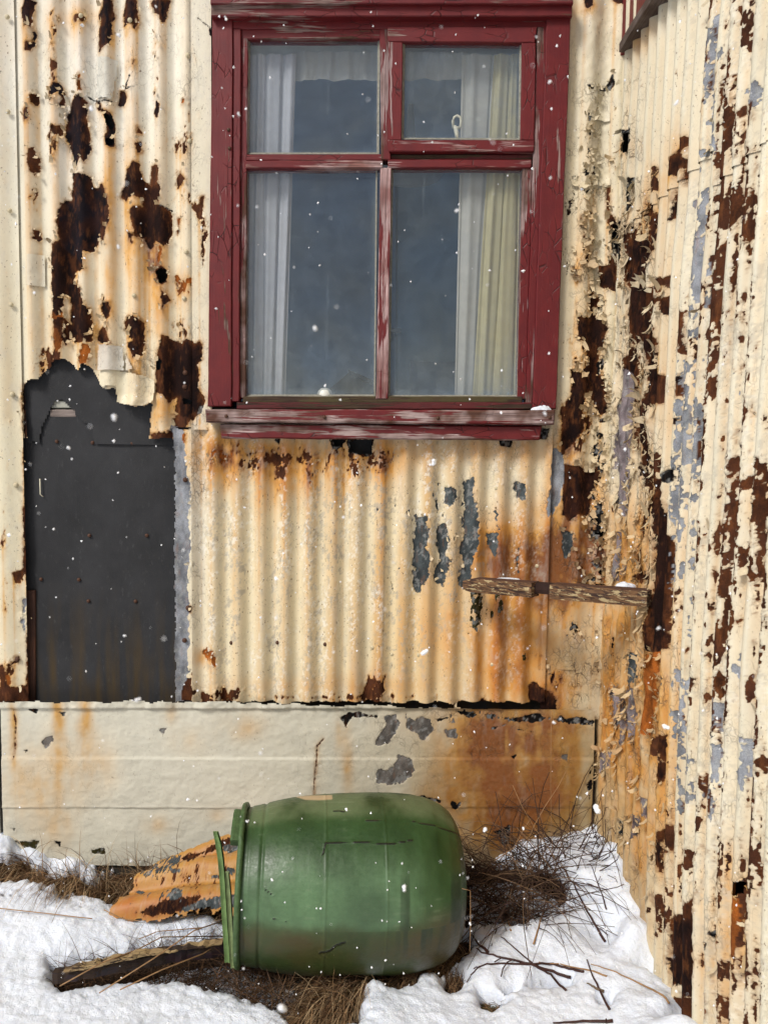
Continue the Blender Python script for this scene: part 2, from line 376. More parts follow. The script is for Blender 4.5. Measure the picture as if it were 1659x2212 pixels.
bp = [('blue', c1([(180, 0), (240, 0), (235, 60), (215, 110), (215, 180), (240, 210), (240, 290), (205, 330), (180, 330), (185, 285), (215, 280), (210, 190), (165, 180), (160, 90)]), .6),
 ('blue', c1([(690, 0), (735, 0), (740, 100), (725, 150), (735, 220), (720, 290), (700, 300), (650, 330), (645, 200), (665, 150), (650, 100), (680, 60)]), .7),
 ('blue', c1([(820, 0), (890, 0), (910, 90), (905, 160), (885, 190), (870, 150), (845, 150), (810, 160), (815, 60)]), .5),
 ('blue', c1([(980, 0), (1110, 0), (1090, 60), (1095, 110), (1065, 150), (1040, 110), (1010, 90), (995, 50)]), .5),
 ('blue', c1([(350, 545), (400, 540), (425, 600), (430, 660), (415, 700), (380, 700), (400, 640), (385, 600), (360, 620), (340, 660), (325, 650), (330, 580)]), .4),
 ('blue', c1([(480, 620), (540, 620), (560, 670), (575, 800), (585, 900), (580, 1000), (555, 1060), (530, 1030), (500, 1080), (480, 1060), (465, 980), (435, 900), (420, 800), (415, 730), (440, 720), (460, 680)]), .6),
 ('blue', c1([(625, 650), (660, 680), (665, 710), (730, 740), (750, 800), (755, 850), (740, 880), (750, 960), (725, 970), (700, 950), (690, 900), (710, 860), (700, 790), (660, 720), (640, 710)]), .3),
 ('blue', c1([(470, 1120), (590, 1155), (600, 1215), (640, 1230), (660, 1200), (680, 1230), (700, 1290), (720, 1370), (715, 1440), (690, 1500), (675, 1570), (650, 1520), (635, 1530), (615, 1650), (570, 1650), (550, 1640), (560, 1700), (545, 1740), (385, 1640), (390, 1500), (385, 1440), (395, 1330), (415, 1290), (460, 1300), (470, 1220)]), .6),
 ('dark', c1([(345, 1600), (400, 1560), (545, 1700), (555, 1760), (500, 1770), (485, 1830), (525, 1880), (545, 1990), (590, 2020), (610, 2100), (600, 2240), (480, 2240), (460, 2130), (460, 1930), (415, 1940), (410, 2110), (430, 2240), (345, 2150), (345, 1900), (340, 1770), (330, 1700)]), .6),
 ('dark', c1([(870, 1050), (925, 1065), (930, 1160), (950, 1200), (980, 1215), (1030, 1200), (1055, 1240), (1045, 1340), (1100, 1380), (1120, 1470), (1110, 1590), (1070, 1610), (1020, 1560), (990, 1630), (960, 1610), (940, 1560), (890, 1550), (860, 1480), (845, 1380), (870, 1350), (930, 1350), (935, 1300), (880, 1270), (835, 1280), (820, 1310), (790, 1280), (800, 1180), (830, 1100)]), .5),
 ('brown', c1([(985, 1080), (1030, 1080), (1035, 1150), (1025, 1210), (985, 1210), (980, 1140)]), .5),
 ('blue', c1([(1010, 1770), (1060, 1740), (1090, 1770), (1095, 1840), (1060, 1860), (1030, 1840), (1025, 1800)]), .4),
 ('blue', c1([(1055, 1880), (1110, 1960), (1090, 1970), (1070, 2010), (1055, 1950)]), .4),
 ('dark', c1([(680, 1970), (720, 1980), (730, 2040), (700, 2090), (680, 2060), (660, 2010)]), .4),
 ('dark', c1([(840, 2060), (900, 2070), (940, 2110), (940, 2212), (830, 2212), (850, 2130), (810, 2110)]), .4),
 ('brown', c1([(180, 970), (230, 960), (260, 1050), (235, 1160), (185, 1110)]), 1.0),
 ('blue', c1([(225, 1500), (260, 1500), (285, 1560), (255, 1580), (215, 1560)]), .6),
 ('brown', c1([(1155, 1100), (1190, 1100), (1200, 1180), (1165, 1220), (1155, 1170)]), .8),
 ('blue', c1([(785, 590), (810, 590), (825, 650), (805, 690), (770, 680)]), .3),
 ('blue', c1([(155, 715), (185, 710), (200, 770), (165, 795)]), .5),
 ('dark', c1([(205, 610), (245, 620), (240, 680), (210, 670)]), .5),
 ('brown', c1([(330, 830), (390, 830), (400, 880), (330, 880)]), 1.2),
 ('dark', c1([(885, 930), (920, 930), (930, 980), (900, 1010)]), .5),
 ('brown', c1([(500, 100), (560, 110), (550, 150), (500, 140)]), 1.0), ('dark', c1([(870, 395), (890, 400), (880, 440), (865, 430)]), .3),
 ('dark', c1([(905, 830), (925, 870), (900, 870)]), .3), ('dark', c1([(820, 1500), (880, 1540), (850, 1550)]), .4),
 ('dark', c1([(1315, 1300), (1335, 1290), (1330, 1360), (1315, 1370)]), .3),
 ('black', c1([(1300, 130), (1385, 190), (1395, 250), (1375, 240), (1370, 195)]), .2), ('black', c1([(825, 575), (885, 570), (840, 580)]), .2),
 ('black', c1([(850, 500), (820, 570)]), .2, 1.2), ('black', c1([(1050, 1345), (1120, 1370)]), .1, 1.3), ('black', c1([(575, 635), (640, 660), (740, 665)]), .1, 1.2),
 ('brown', c1([(1230, 1300), (1330, 1380), (1350, 1560), (1330, 1700), (1320, 1560)]), 1.4), ('orange', c1([(1160, 1420), (1175, 1430), (1160, 1540), (1150, 1530)]), .4),
 ('orange', c1([(1190, 640), (1220, 650), (1210, 690), (1185, 680)]), .8), ('orange', c1([(515, 490), (535, 490), (535, 590), (510, 600)]), .8),
 ('brown', c1([(1165, 920), (1220, 900), (1215, 960), (1180, 1000)]), 1.3), ('orange', c1([(1160, 1810), (1240, 1840), (1230, 1900), (1170, 1900)]), 1.2),
 ('dark', c1([(980, 1700), (1000, 1700), (1000, 1780), (985, 1780)]), .5), ('orange', c1([(1040, 1600), (1080, 1620), (1060, 1720), (1030, 1720)]), .8),
 # lower end of the upper sheet
 ('orange', c2([(290, 20), (350, 20), (345, 90), (350, 160), (330, 260), (300, 250)]), .6), ('orange', c2([(455, 190), (500, 200), (510, 260), (490, 320), (450, 300)]), .8),
 ('dark', c2([(355, 60), (390, 90), (500, 0), (515, 80), (510, 160), (490, 195), (450, 190), (430, 180), (360, 175)]), .4),
 ('dark', c2([(700, 50), (740, 40), (795, 90), (795, 200), (780, 260), (740, 270), (720, 230), (705, 190), (745, 190), (740, 150), (705, 130), (680, 120)]), .4),
 ('dark', c2([(540, 120), (580, 100), (610, 190), (570, 200), (535, 170)]), .5), ('dark', c2([(570, 0), (615, 0), (610, 50), (585, 65)]), .4),
 ('dark', c2([(870, 230), (905, 150), (950, 180), (1000, 190), (1040, 170), (1080, 200), (1110, 190), (1130, 280), (1095, 320), (1100, 440), (1140, 500), (1110, 580), (1070, 620), (1000, 610), (960, 570), (970, 500), (930, 530), (900, 480), (860, 470), (860, 300)]), .5),
 ('slate', c2([(1000, 250), (1050, 250), (1055, 340), (1010, 350)]), .5), ('blue', c2([(870, 270), (895, 280), (890, 350), (865, 350)]), .3),
 ('conc', c2([(1100, 530), (1130, 540), (1120, 590), (1080, 590)]), .4),
 ('brown', c2([(825, 690), (960, 690), (960, 740), (825, 740)]), .9), ('brown', c2([(230, 230), (330, 250), (320, 380), (230, 350)]), 1.3),
 ('brown', c2([(0, 1960), (35, 1975), (60, 2090), (150, 2095), (150, 2230), (0, 2230)]), 1.0),
 ('orange', c2([(35, 2020), (65, 2030), (60, 2090), (40, 2080)]), .8), ('brown', c2([(85, 1930), (110, 1930), (105, 1960), (85, 1960)]), .6), ('brown', c2([(85, 1470), (135, 1470), (130, 1510), (100, 1510)]), 1.0),
 ('galv', c2([(120, 1600), (150, 1600), (140, 1800), (115, 1750)]), .6),
 ('dark', c2([(122, 420), (150, 430), (150, 1560), (130, 1400), (130, 900)]), .35), ('dark', c2([(145, 1560), (190, 1560), (195, 2200), (145, 2210)]), .4),
 # zinc strip beside the felt
 ('galv', c2([(955, 650), (1010, 660), (1050, 1000), (1045, 1200), (1040, 1400), (1050, 1800), (1040, 2000), (1030, 2200), (950, 2200)]), .9),
 ('brown', c2([(960, 580), (1060, 600), (1050, 650), (1010, 680), (965, 660)]), .8), ('orange', c2([(1000, 690), (1030, 700), (1020, 750), (1000, 740)]), .6),
 ('dark', c2([(1015, 935), (1040, 935), (1040, 965), (1015, 965)]), .3), ('brown', c2([(1015, 1635), (1070, 1650), (1060, 1685), (1015, 1685)]), .5),
 ('brown', c2([(975, 2080), (1065, 2030), (1070, 2110), (1050, 2180), (975, 2210)]), .8), ('brown', c2([(945, 1810), (980, 1830), (985, 2200), (945, 2200), (935, 1950)]), .4),
 # below the window
 ('black', c6([(580, 92), (645, 90), (620, 130), (590, 135)]), .4), ('black', c6([(650, 100), (755, 90), (755, 160), (720, 165), (690, 150), (655, 145)]), .5), ('black', c6([(1250, 90), (1310, 90), (1300, 125), (1260, 120)]), .3),
 ('black', c6([(355, 90), (388, 90), (375, 117)]), .3), ('black', c6([(1410, 50), (1452, 50), (1440, 97), (1410, 92)]), .2),
 ('brown', c6([(350, 160), (420, 165), (400, 240), (360, 240)]), 1.5), ('brown', c6([(250, 150), (290, 150), (290, 215), (255, 215)]), 1.5), ('brown', c6([(650, 150), (700, 165), (700, 225), (660, 220)]), 1.5), ('brown', c6([(445, 150), (500, 150), (495, 200), (450, 190)]), 1.5), ('brown', c6([(735, 150), (790, 150), (785, 200), (740, 200)]), 1.5),
 ('slate', c6([(915, 390), (965, 400), (975, 470), (970, 600), (940, 690), (920, 690), (910, 540)]), 1.0), ('slate', c6([(1010, 440), (1040, 430), (1055, 490), (1050, 560), (1030, 690), (1000, 650), (1010, 540)]), 1.0),
 ('slate', c6([(1035, 270), (1080, 300), (1060, 360), (1035, 330)]), 1.0), ('slate', c6([(1125, 260), (1150, 250), (1160, 380), (1165, 500), (1145, 640), (1115, 700), (1095, 690), (1100, 560), (1110, 420)]), 1.0),
 ('slate', c6([(1235, 380), (1250, 390), (1250, 450), (1230, 440)]), .8), ('slate', c6([(1210, 480), (1240, 470), (1235, 560), (1215, 510)]), .8), ('slate', c6([(1320, 270), (1350, 280), (1345, 340), (1325, 320)]), 1.0),
 ('slate', c6([(1328, 500), (1342, 500), (1327, 620), (1313, 580)]), .8), ('slate', c6([(818, 670), (837, 670), (830, 715)]), .5),
 ('moss', c6([(1140, 700), (1190, 700), (1185, 790), (1150, 860), (1140, 800)]), 1.3), ('moss', c6([(1235, 700), (1275, 700), (1275, 760), (1245, 790)]), 1.2),
 ('brown', c6([(60, 1100), (100, 1110), (215, 1090), (215, 1145), (40, 1150)]), 1.2), ('brown', c6([(725, 1060), (780, 1040), (790, 1150), (710, 1150)]), 1.2), ('brown', c6([(590, 1125), (690, 1125), (690, 1150), (590, 1150)]), 1.2),
 ('dark', c6([(1370, 1080), (1400, 1060), (1470, 1110), (1480, 1200), (1380, 1200)]), 1.0), ('dark', c6([(1090, 1140), (1360, 1150), (1360, 1175), (1090, 1160)]), .8),
 ('orange', c6([(75, 940), (135, 940), (120, 985), (85, 985)]), 1.2),
 # right of the window
 ('blue', c4([(395, 0), (440, 0), (440, 50), (410, 60)]), .5), ('blue', c4([(580, 0), (665, 0), (655, 60), (600, 30)]), .5),
 ('dark', c4([(560, 1400), (600, 1480), (600, 1900), (540, 1900), (480, 1850), (500, 1740), (550, 1740), (560, 1600)]), .5), ('blue', c4([(575, 1450), (620, 1480), (610, 1700), (560, 1700)]), .4),
 ('black', c4([(410, 560), (470, 570), (540, 565), (580, 480), (590, 560), (560, 590), (470, 585), (430, 600)]), .25), ('black', c4([(430, 625), (500, 635), (480, 645)]), .2), ('black', c4([(480, 680), (515, 720), (505, 760), (490, 740)]), .3),
 ('black', c4([(415, 740), (435, 760), (430, 900), (415, 860)]), .2), ('black', c4([(385, 1100), (420, 1120), (425, 1160), (395, 1160)]), .4), ('brown', c4([(370, 1410), (375, 1440), (365, 1480)]), .4),
 ('black', c4([(670, 850), (700, 860), (700, 1020), (680, 1000)]), .4), ('dark', c4([(380, 1540), (405, 1560), (400, 1620), (380, 1660)]), .6), ('dark', c4([(330, 1750), (360, 1780), (345, 1840)]), .5), ('dark', c4([(430, 1940), (500, 1940), (490, 2000), (430, 2010)]), .5),
 ('brown', c4([(540, 1230), (560, 1230), (560, 1400), (535, 1400)]), .4),
 ('dark', c7([(345, 60), (410, 70), (440, 100), (500, 60), (540, 150), (520, 260), (490, 270), (480, 400), (540, 560), (530, 680), (490, 700), (440, 560), (400, 560), (380, 700), (390, 800), (330, 880), (260, 960), (240, 1000), (250, 780), (270, 640), (310, 560), (305, 400), (370, 440), (410, 380), (410, 240), (350, 200)]), .5),
 ('dark', c7([(260, 1020), (340, 1040), (400, 1060), (470, 1040), (500, 1100), (450, 1200), (410, 1370), (350, 1340), (290, 1400), (250, 1350)]), .5),
 ('slate', c7([(250, 1460), (320, 1460), (300, 1600), (275, 1630), (250, 1560)]), .6), ('black', c7([(440, 1450), (560, 1440), (570, 1540), (500, 1500), (450, 1500)]), .8), ('black', c7([(450, 1650), (540, 1720), (560, 1760), (490, 1740)]), .8),
 ('black', c7([(405, 1790), (470, 1730), (470, 1800)]), .5), ('galv', c7([(200, 920), (260, 960), (265, 1100), (240, 1250), (180, 1350), (145, 1380), (150, 1240), (175, 1060)]), .6), ('galv', c7([(410, 80), (440, 100), (440, 280), (410, 240)]), .4),
 ('black', c7([(470, 800), (520, 830), (510, 860), (470, 840)]), .5), ('black', c7([(490, 730), (530, 720), (525, 750), (490, 755)]), .4),
 ('brown', c7([(240, 700), (260, 640), (300, 800), (260, 900)]), 1.0)]
# small pieces peeled along crests and next to the corner
bf = [(620, 1010, 200, 40, .72, 'brown'), (470, 985, 50, 30, .8, 'orange'), (640, 1030, 170, 50, .42, 'orange'), (120, 100, 16, 110, .95, 'blue'), (118, 130, 14, 60, 1.0, 'brown'), (340, 150, 15, 90, .98, 'blue'), (225, 60, 14, 70, .92, 'blue'), (75, 400, 16, 130, .8, 'brown'),
      (120, 300, 12, 60, .85, 'brown'), (118, 370, 10, 60, .8, 'brown'), (440, 500, 8, 90, .95, 'brown'), (70, 160, 14, 120, .6, 'blue'), (400, 300, 20, 200, .55, 'brown'), (340, 230, 12, 40, .9, 'blue'),
      (215, 650, 14, 40, .9, 'dark'), (395, 700, 24, 60, .75, 'dark'), (430, 640, 12, 80, .75, 'brown'), (290, 520, 30, 60, .4, 'brown'),
      (640, 995, 230, 40, .78, 'brown'), (540, 990, 120, 40, .55, 'orange'), (700, 985, 150, 40, .5, 'orange'), (860, 1160, 26, 120, .7, 'slate'), (915, 1080, 16, 90, .7, 'slate'), (960, 1110, 130, 150, .66, 'slate'), (920, 1180, 30, 90, .85, 'slate'), (1005, 1140, 20, 120, .8, 'slate'), (1060, 1120, 20, 90, .75, 'slate'),
      (700, 1505, 330, 9, .9, 'brown'), (1060, 1520, 120, 12, .85, 'dark'), (1020, 1330, 30, 60, .8, 'moss'), (1060, 1310, 22, 50, .8, 'moss'), (1150, 1490, 14, 60, .7, 'moss'), (1130, 1430, 10, 80, .6, 'moss'),
      (30, 1440, 18, 40, .9, 'brown'), (15, 1150, 20, 250, .45, 'brown'), (405, 1250, 8, 250, .6, 'galv'), (1272, 620, 42, 330, .88, 'dark'), (1260, 900, 44, 130, .85, 'brown'), (1240, 1330, 50, 60, .75, 'black'), (1240, 500, 30, 200, .6, 'black'), (1270, 350, 34, 200, .72, 'black'), (1230, 1200, 60, 120, .6, 'black'),
      (1265, 200, 40, 200, .35, 'blue'), (1190, 1450, 30, 60, .8, 'dark'), (1255, 1480, 30, 60, .6, 'brown'), (1290, 1050, 22, 320, .98, 'black'), (1300, 700, 20, 300, .92, 'black'), (1290, 1200, 20, 120, .9, 'brown'), (1285, 1450, 14, 100, .85, 'dark')]
bs = [(120, 60, 120, 60, .35), (175, 30, 60, 40, .5), (235, 420, 10, 110, .9), (240, 560, 14, 120, 1.0), (270, 470, 10, 120, .8), (320, 560, 26, 80, 1.0), (345, 620, 14, 110, 1.1), (395, 620, 22, 40, 1.3), (395, 330, 16, 26, 1.0),
      (330, 590, 14, 90, .7), (118, 715, 30, 40, .9), (190, 740, 22, 50, .8), (345, 890, 25, 50, 1.3), (370, 860, 18, 40, .9), (300, 800, 12, 60, .5),
      (630, 985, 260, 40, 1.3), (620, 1010, 60, 50, .7), (800, 1000, 60, 60, .6), (600, 1040, 210, 50, .5), (470, 960, 30, 60, .8), (1050, 970, 160, 30, .6), (1140, 1200, 110, 75, 1.8), (1240, 1200, 85, 100, 2.0), (1110, 1480, 60, 60, .6), (1080, 1350, 20, 140, .6), (1030, 1430, 14, 100, .5), (1200, 1220, 90, 40, .6), (1090, 1430, 110, 130, .55), (1150, 1370, 70, 160, .6),
      (1190, 1290, 60, 40, .9), (1050, 1180, 50, 60, .5), (960, 1330, 60, 160, .25), (800, 1490, 30, 40, 1.0), (440, 1420, 22, 20, .9), (1260, 870, 22, 60, .7), (1225, 960, 30, 60, .8), (1250, 640, 16, 160, .5), (1270, 330, 12, 120, .4),
      (1260, 1430, 30, 80, .45), (1200, 1500, 60, 40, .9), (1300, 1150, 20, 160, .8), (1210, 1080, 30, 80, .5), (20, 1350, 30, 100, .15), (700, 1480, 300, 20, .4), (1265, 20, 40, 20, .7), (1030, 1350, 120, 100, .3)]
bt = [(130, 100, 330, 420, .85, (.78, .765, .69)), (640, 1200, 330, 330, .5, (.70, .60, .385)), (1000, 1400, 260, 200, .6, (.68, .52, .26)), (20, 1000, 70, 900, .5, (.67, .62, .45)), (1290, 250, 60, 320, .45, (.53, .48, .36)),
      (1260, 1000, 80, 500, .4, (.64, .50, .28)), (1225, 1480, 70, 100, .7, (.50, .36, .15)), (1210, 1370, 60, 60, .6, (.50, .40, .24)), (430, 1100, 16, 300, .6, (.72, .70, .66)), (1110, 1100, 40, 120, .3, (.62, .6, .5)),
      (300, 830, 60, 40, .3, (.78, .72, .5))]
bk = [(235, 150, 200, 200, .35), (1270, 380, 60, 260, .8), (1280, 1000, 50, 400, .9), (1240, 1450, 60, 130, .9), (430, 1000, 20, 500, .7), (470, 1000, 40, 60, .8), (300, 780, 60, 100, .5), (700, 1200, 260, 260, .25), (1100, 1100, 150, 200, .5), (1230, 1170, 40, 200, .4), (410, 250, 26, 200, .4)]
_lp, _lv = 51.6 / 684.0, at(c6([(120, 0)])[0][0], 1250, WALL_Y)[0]
_up, _uv = 55.3 / 684.0, at(c1([(360, 0)])[0][0], 300, WALL_Y)[0]
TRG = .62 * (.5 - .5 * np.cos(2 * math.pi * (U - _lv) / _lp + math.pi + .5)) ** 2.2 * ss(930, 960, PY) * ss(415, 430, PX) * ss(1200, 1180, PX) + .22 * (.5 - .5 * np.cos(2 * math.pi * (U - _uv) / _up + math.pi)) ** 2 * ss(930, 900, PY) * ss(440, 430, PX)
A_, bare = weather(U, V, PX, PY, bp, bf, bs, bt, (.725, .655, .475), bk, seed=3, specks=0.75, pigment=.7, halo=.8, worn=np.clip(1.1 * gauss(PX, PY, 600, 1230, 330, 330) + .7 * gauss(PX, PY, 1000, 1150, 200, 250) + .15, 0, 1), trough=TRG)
# sprinkled lichen-like wear on the lower sheets
wr = gauss(PX, PY, 620, 1200, 330, 260) + .6 * gauss(PX, PY, 1000, 1100, 200, 200)
A_['speck'] = np.clip(A_['speck'] + .6 * wr, 0, 1)

def corr(u, pitch, ph, amp): return -amp * np.cos(2 * math.pi * (u - ph) / pitch)
def wx(px, py=900): return at(px, py, WALL_Y)[0]
pu = wx(55 * 1, 500) ; 
up = 55.3 / 684.0; lp = 51.6 / 684.0
v_up = wx(c1([(360, 0)])[0][0], 300); v_lo = wx(c6([(120, 0)])[0][0], 1250); v_r = wx(c4([(415, 0)])[0][0], 300)
prof = corr(U, up, v_up, .0098)
prof_lo = corr(U, lp, v_lo, .0105)
pr_r = corr(U, 0.093, v_r, .010)
# local crumpling of the thin, rotten metal in the corner
crump = fbm(U, V * .6, 14, 4, 77) * 0.006
Yoff_up = WALL_Y + prof                     # troughs further away
Yoff_lo = WALL_Y + prof_lo
Yoff_r = WALL_Y + pr_r * ss(1225, 1250, PX) + crump * ss(1235, 1280, PX)
pl = peel(bare, U, V, 5)
holes = poly_sd(PX, PY, c2([(127, 412), (215, 395), (250, 350), (310, 285), (350, 280), (400, 320), (430, 345), (470, 310), (515, 345), (550, 430), (590, 455), (635, 445), (650, 520), (700, 540), (800, 548), (828, 530), (820, 735), (955, 738), (962, 800), (967, 2200), (188, 2210), (195, 1950), (180, 1560), (150, 1400), (150, 700)]))
hn = fbm(U, V, 60, 3, 91) * 3 + fbm(U, V, 160, 2, 92) * 2
holes = holes + hn
for q in (c1([(1018, 1775), (1060, 1750), (1088, 1775), (1088, 1835), (1060, 1850), (1035, 1835), (1030, 1800)]), c2([(872, 280), (892, 290), (888, 345), (868, 345)]), c2([(1012, 505), (1060, 505), (1060, 530), (1020, 530)]), c6([(660, 105), (745, 95), (745, 150), (700, 150), (665, 140)]), c6([(590, 97), (635, 96), (610, 125)]),
          c7([(470, 1470), (560, 1450), (560, 1520), (500, 1490)]), c7([(470, 1690), (540, 1730), (500, 1745)]), c4([(575, 1480), (605, 1490), (600, 1660), (570, 1660)]), c1([(690, 750), (735, 770), (745, 850), (715, 840)]), c1([(700, 910), (740, 910), (735, 950), (705, 945)])):
    holes = np.maximum(holes, poly_sd(PX, PY, q) + hn * .6)
win_open = (PX > 500) & (PX < 1172) & (PY < 893)
bottom_up = PY < 1516 + fbm(U, V * 0, 30, 3, 93) * 4
def sheet(xa, xb, ya, yb, Yo, lap=0.0, extra=None, name='corrugated_sheet', label=None, parent=None):
    k = (U >= xa - 0.002) & (U <= xb) & (PY > ya + fbm(U, V * 0, 40, 2, 94) * 1.5) & (PY < yb) & (holes < 0) & ~win_open & bottom_up
    if extra is not None: k &= extra
    j = np.where(k.any(0))[0]; i = np.where(k.any(1))[0]
    sl_ = (slice(i[0], i[-1] + 1), slice(j[0], j[-1] + 1))
    P = np.stack([U, Yo - pl - lap, V], -1)[sl_]
    me = grid_mesh(name, P, k[sl_], {n: a[sl_] for n, a in A_.items()}, flip=True)
    return link(name, me, M_STEEL, parent, label)
BW = empty('corrugated_wall', (at(600, 1520, WALL_Y)[0], WALL_Y, at(600, 1520, WALL_Y)[2]), 'peeling cream corrugated steel wall around the red window, with a rusted-out hole over black felt', 'wall')
x_s1 = wx(48); x_s3 = wx(c1([(1265, 0)])[0][0]) ; x_z = wx(c2([(958, 0)])[0][0]); x_q = wx(c2([(1068, 0)])[0][0]); x_w = wx(c6([(800, 0)])[0][0], 1250); x_e = wx(c6([(1445, 0)])[0][0], 1250)
sheet(XL, x_s1 + .004, -100, 1520, WALL_Y + corr(U, .12, wx(48) + .055, .006), .001, label='narrow outer cream sheet left of the rusted hole', parent=BW)
sheet(x_s1 - .022, x_s3 + .002, -100, 948, Yoff_up, -.003, extra=(PY < 925) | (PX < 377), label='upper cream sheet with long dark rust patches', parent=BW)
sheet(x_s3, wx(462), -100, 930, WALL_Y - .004 + 0 * U, .004, label='flat cream strip along the left window board', parent=BW)
sheet(x_z, x_q, 925, 1520, WALL_Y + .002 + .003 * np.sin((U - x_z) * 60), .002, label='bare grey zinc strip beside the black felt', parent=BW)
sheet(x_q - .004, x_w + .004, 893, 1520, Yoff_lo, .003, label='lower cream sheet with rust under the window sill', parent=BW)
sheet(x_w, x_e + .003, 893, 1535, Yoff_lo, .007, label='lower cream sheet with slate grey bare patches', parent=BW)
sheet(x_e, xc + .02, -100, 1262, Yoff_r, .003, label='crumpled cream sheet in the corner, heavily rusted', parent=BW)
sheet(wx(1162, 1350), xc + .02, 1262, 1445, WALL_Y + corr(U, .11, v_r, .004) + crump * .5, .010, label='ochre flat patch below the wooden rail', parent=BW)
bottom_up[:] = PY < 1556 + fbm(U, V * 0, 30, 3, 93) * 4
sheet(wx(1168, 1490), xc + .02, 1441, 1560, WALL_Y + crump * .4, .007, label='small stained patch with a rusty hole at the wall foot', parent=BW)

# small repair plates and loose flaps of paint riding on the upper sheet
def plate(pts, tint, k, lap, curl=0.0, name='repair_plate', label=None):
    s_d = poly_sd(PX, PY, pts) + fbm(U, V, 70, 2, 95) * 1.0; kk = s_d > 0
    j = np.where(kk.any(0))[0]; i = np.where(kk.any(1))[0]; sl_ = (slice(i[0], i[-1] + 1), slice(j[0], j[-1] + 1))
    At = {n: a[sl_].copy() for n, a in A_.items()}; At['bare_sd'][:] = -14 + 10 * ss(.3, .7, fbm(U, V, 30, 4, 97))[sl_]; At['paint_col'] = At['paint_col'] * (1 - k) + np.array(tint) * k
    low = ss(pts and max(p[1] for p in pts) - 30, max(p[1] for p in pts), PY)
    Y_ = (Yoff_up * (PX < 1180) + Yoff_r * (PX >= 1180)) - lap - curl * low * (1 + .6 * fbm(U, V, 25, 3, 98)) + .0012 * fbm(U, V, 40, 3, 99)
    return link(name, grid_mesh(name, np.stack([U, Y_, V], -1)[sl_], kk[sl_], At, flip=True), M_STEEL, BW, label)
plate(c1([(640, 370), (778, 392), (742, 662), (622, 640)]), (.55, .55, .49), .75, .005, .004, label='pale grey repair plate high on the upper sheet')
plate(c1([(188, 1662), (293, 1664), (296, 1875), (190, 1868)]), (.66, .64, .53), .5, .004, .001)
plate(c2([(545, 198), (683, 215), (692, 350), (540, 345)]), (.50, .51, .50), .6, .012, .004, label='grey repair plate above the hanging paint flap')
plate(c2([(688, 235), (752, 338), (700, 352)]), (.52, .52, .48), .6, .010, .006)
plate(c2([(512, 340), (660, 345), (810, 375), (864, 402), (852, 520), (790, 547), (700, 540), (655, 522), (640, 432), (560, 440)]), (.72, .67, .50), .6, .008, .012, 'paint_flap', 'cream flap hanging over the upper edge of the black hole')
plate(c4([(478, 1095), (562, 1095), (566, 1222), (480, 1222)]), (.66, .58, .40), .6, .005, .003)
plate(c4([(420, 600), (575, 600), (570, 700), (560, 800), (440, 790), (415, 700)]), (.60, .55, .42), .5, .004, .006, 'paint_flap')

# rest of the house beyond the frame, so that a step to the side still meets a wall
def plain_sheet(name, u0, u1, z0, z1, fn, parent, step=.012):
    uu, vv = np.meshgrid(np.arange(u0, u1, step), np.arange(z1, z0, -step)); q = fn(uu, vv)
    a, b_ = weather(uu, vv, uu * 684, vv * 684, [], [(uu.mean() * 684, vv.mean() * 684, 3000, 3000, .55, 'brown')], [], [], (.725, .655, .475), seed=61, specks=.5)
    return link(name, grid_mesh(name, q, None, a, flip=True), M_STEEL, parent)
plain_sheet('corrugated_sheet', XL - 1.8, XL + .004, .45, 3.5, lambda a, b: np.stack([a, WALL_Y + corr(a, .0775, 0, .0085) + .004, b], -1), BW)
ztop = zs[0]
plain_sheet('corrugated_sheet', XL, xc + .3, ztop - .02, 3.5, lambda a, b: np.stack([a, WALL_Y + corr(a, .0775, 0, .0085) + .012, b], -1), BW)

# black felt seen through the hole: two overlapping pieces, wood lath behind the tear
def ragged(name, pts, Y, mat, parent, label=None, amp=1.5, step=.006, bulge=0.0, seed=0):
    p = np.array(pts); a = at(*p.min(0), Y); b = at(*p.max(0), Y)
    uu, vv = np.meshgrid(np.arange(a[0] - .02, b[0] + .02, step), np.arange(a[2] + .02, b[2] - .02, -step))
    q = np.stack([uu, np.full_like(uu, Y), vv], -1); qx, qy = proj(q.reshape(-1, 3)); qx = qx.reshape(uu.shape); qy = qy.reshape(uu.shape)
    k = poly_sd(qx, qy, pts) + fbm(uu, vv, 60, 3, seed) * amp > 0
    q[..., 1] += fbm(uu, vv, 7, 3, seed + 3) * .003 + bulge
    return link(name, grid_mesh(name, q, k, None, flip=True), mat, parent, label)
def mat_felt():
    m, t, b, o = nmat('black_roofing_felt'); n = N(t); p = n.pos()
    c = n.mix(n.mapr(n.noise(n.pos((1, 1, .7)), 7, 5, .6), .3, .7), (.016, .0165, .018), (.032, .033, .036))
    c = n.mix(n.mapr(n.noise(n.pos((1, 1, .4)), 90, 4, .7), .60, .72, 0, .5), c, (.06, .06, .062))
    low = n.n('SeparateXYZ'); t.links.new(n.n('NewGeometry').outputs['Position'], low.inputs[0])
    g = n.math('MULTIPLY', n.mapr(low.outputs[2], .95, .62), n.mapr(n.noise(n.pos((1, 1, .12)), 22, 3), .45, .7), True)
    c = n.mix(g, c, (.055, .036, .014))
    t.links.new(c, b.inputs['Base Color']); b.inputs['Roughness'].default_value = .75; b.inputs['Specular IOR Level'].default_value = .3
    t.links.new(n.bump(n.noise(p, 320, 3), .0008), b.inputs['Normal']); return m
M_FELT = mat_felt()
ragged('felt_panel', c2([(118, 560), (1010, 560), (1010, 2230), (118, 2230)]), WALL_Y + .030, M_FELT, BW, 'large flat sheet of black felt', 0)
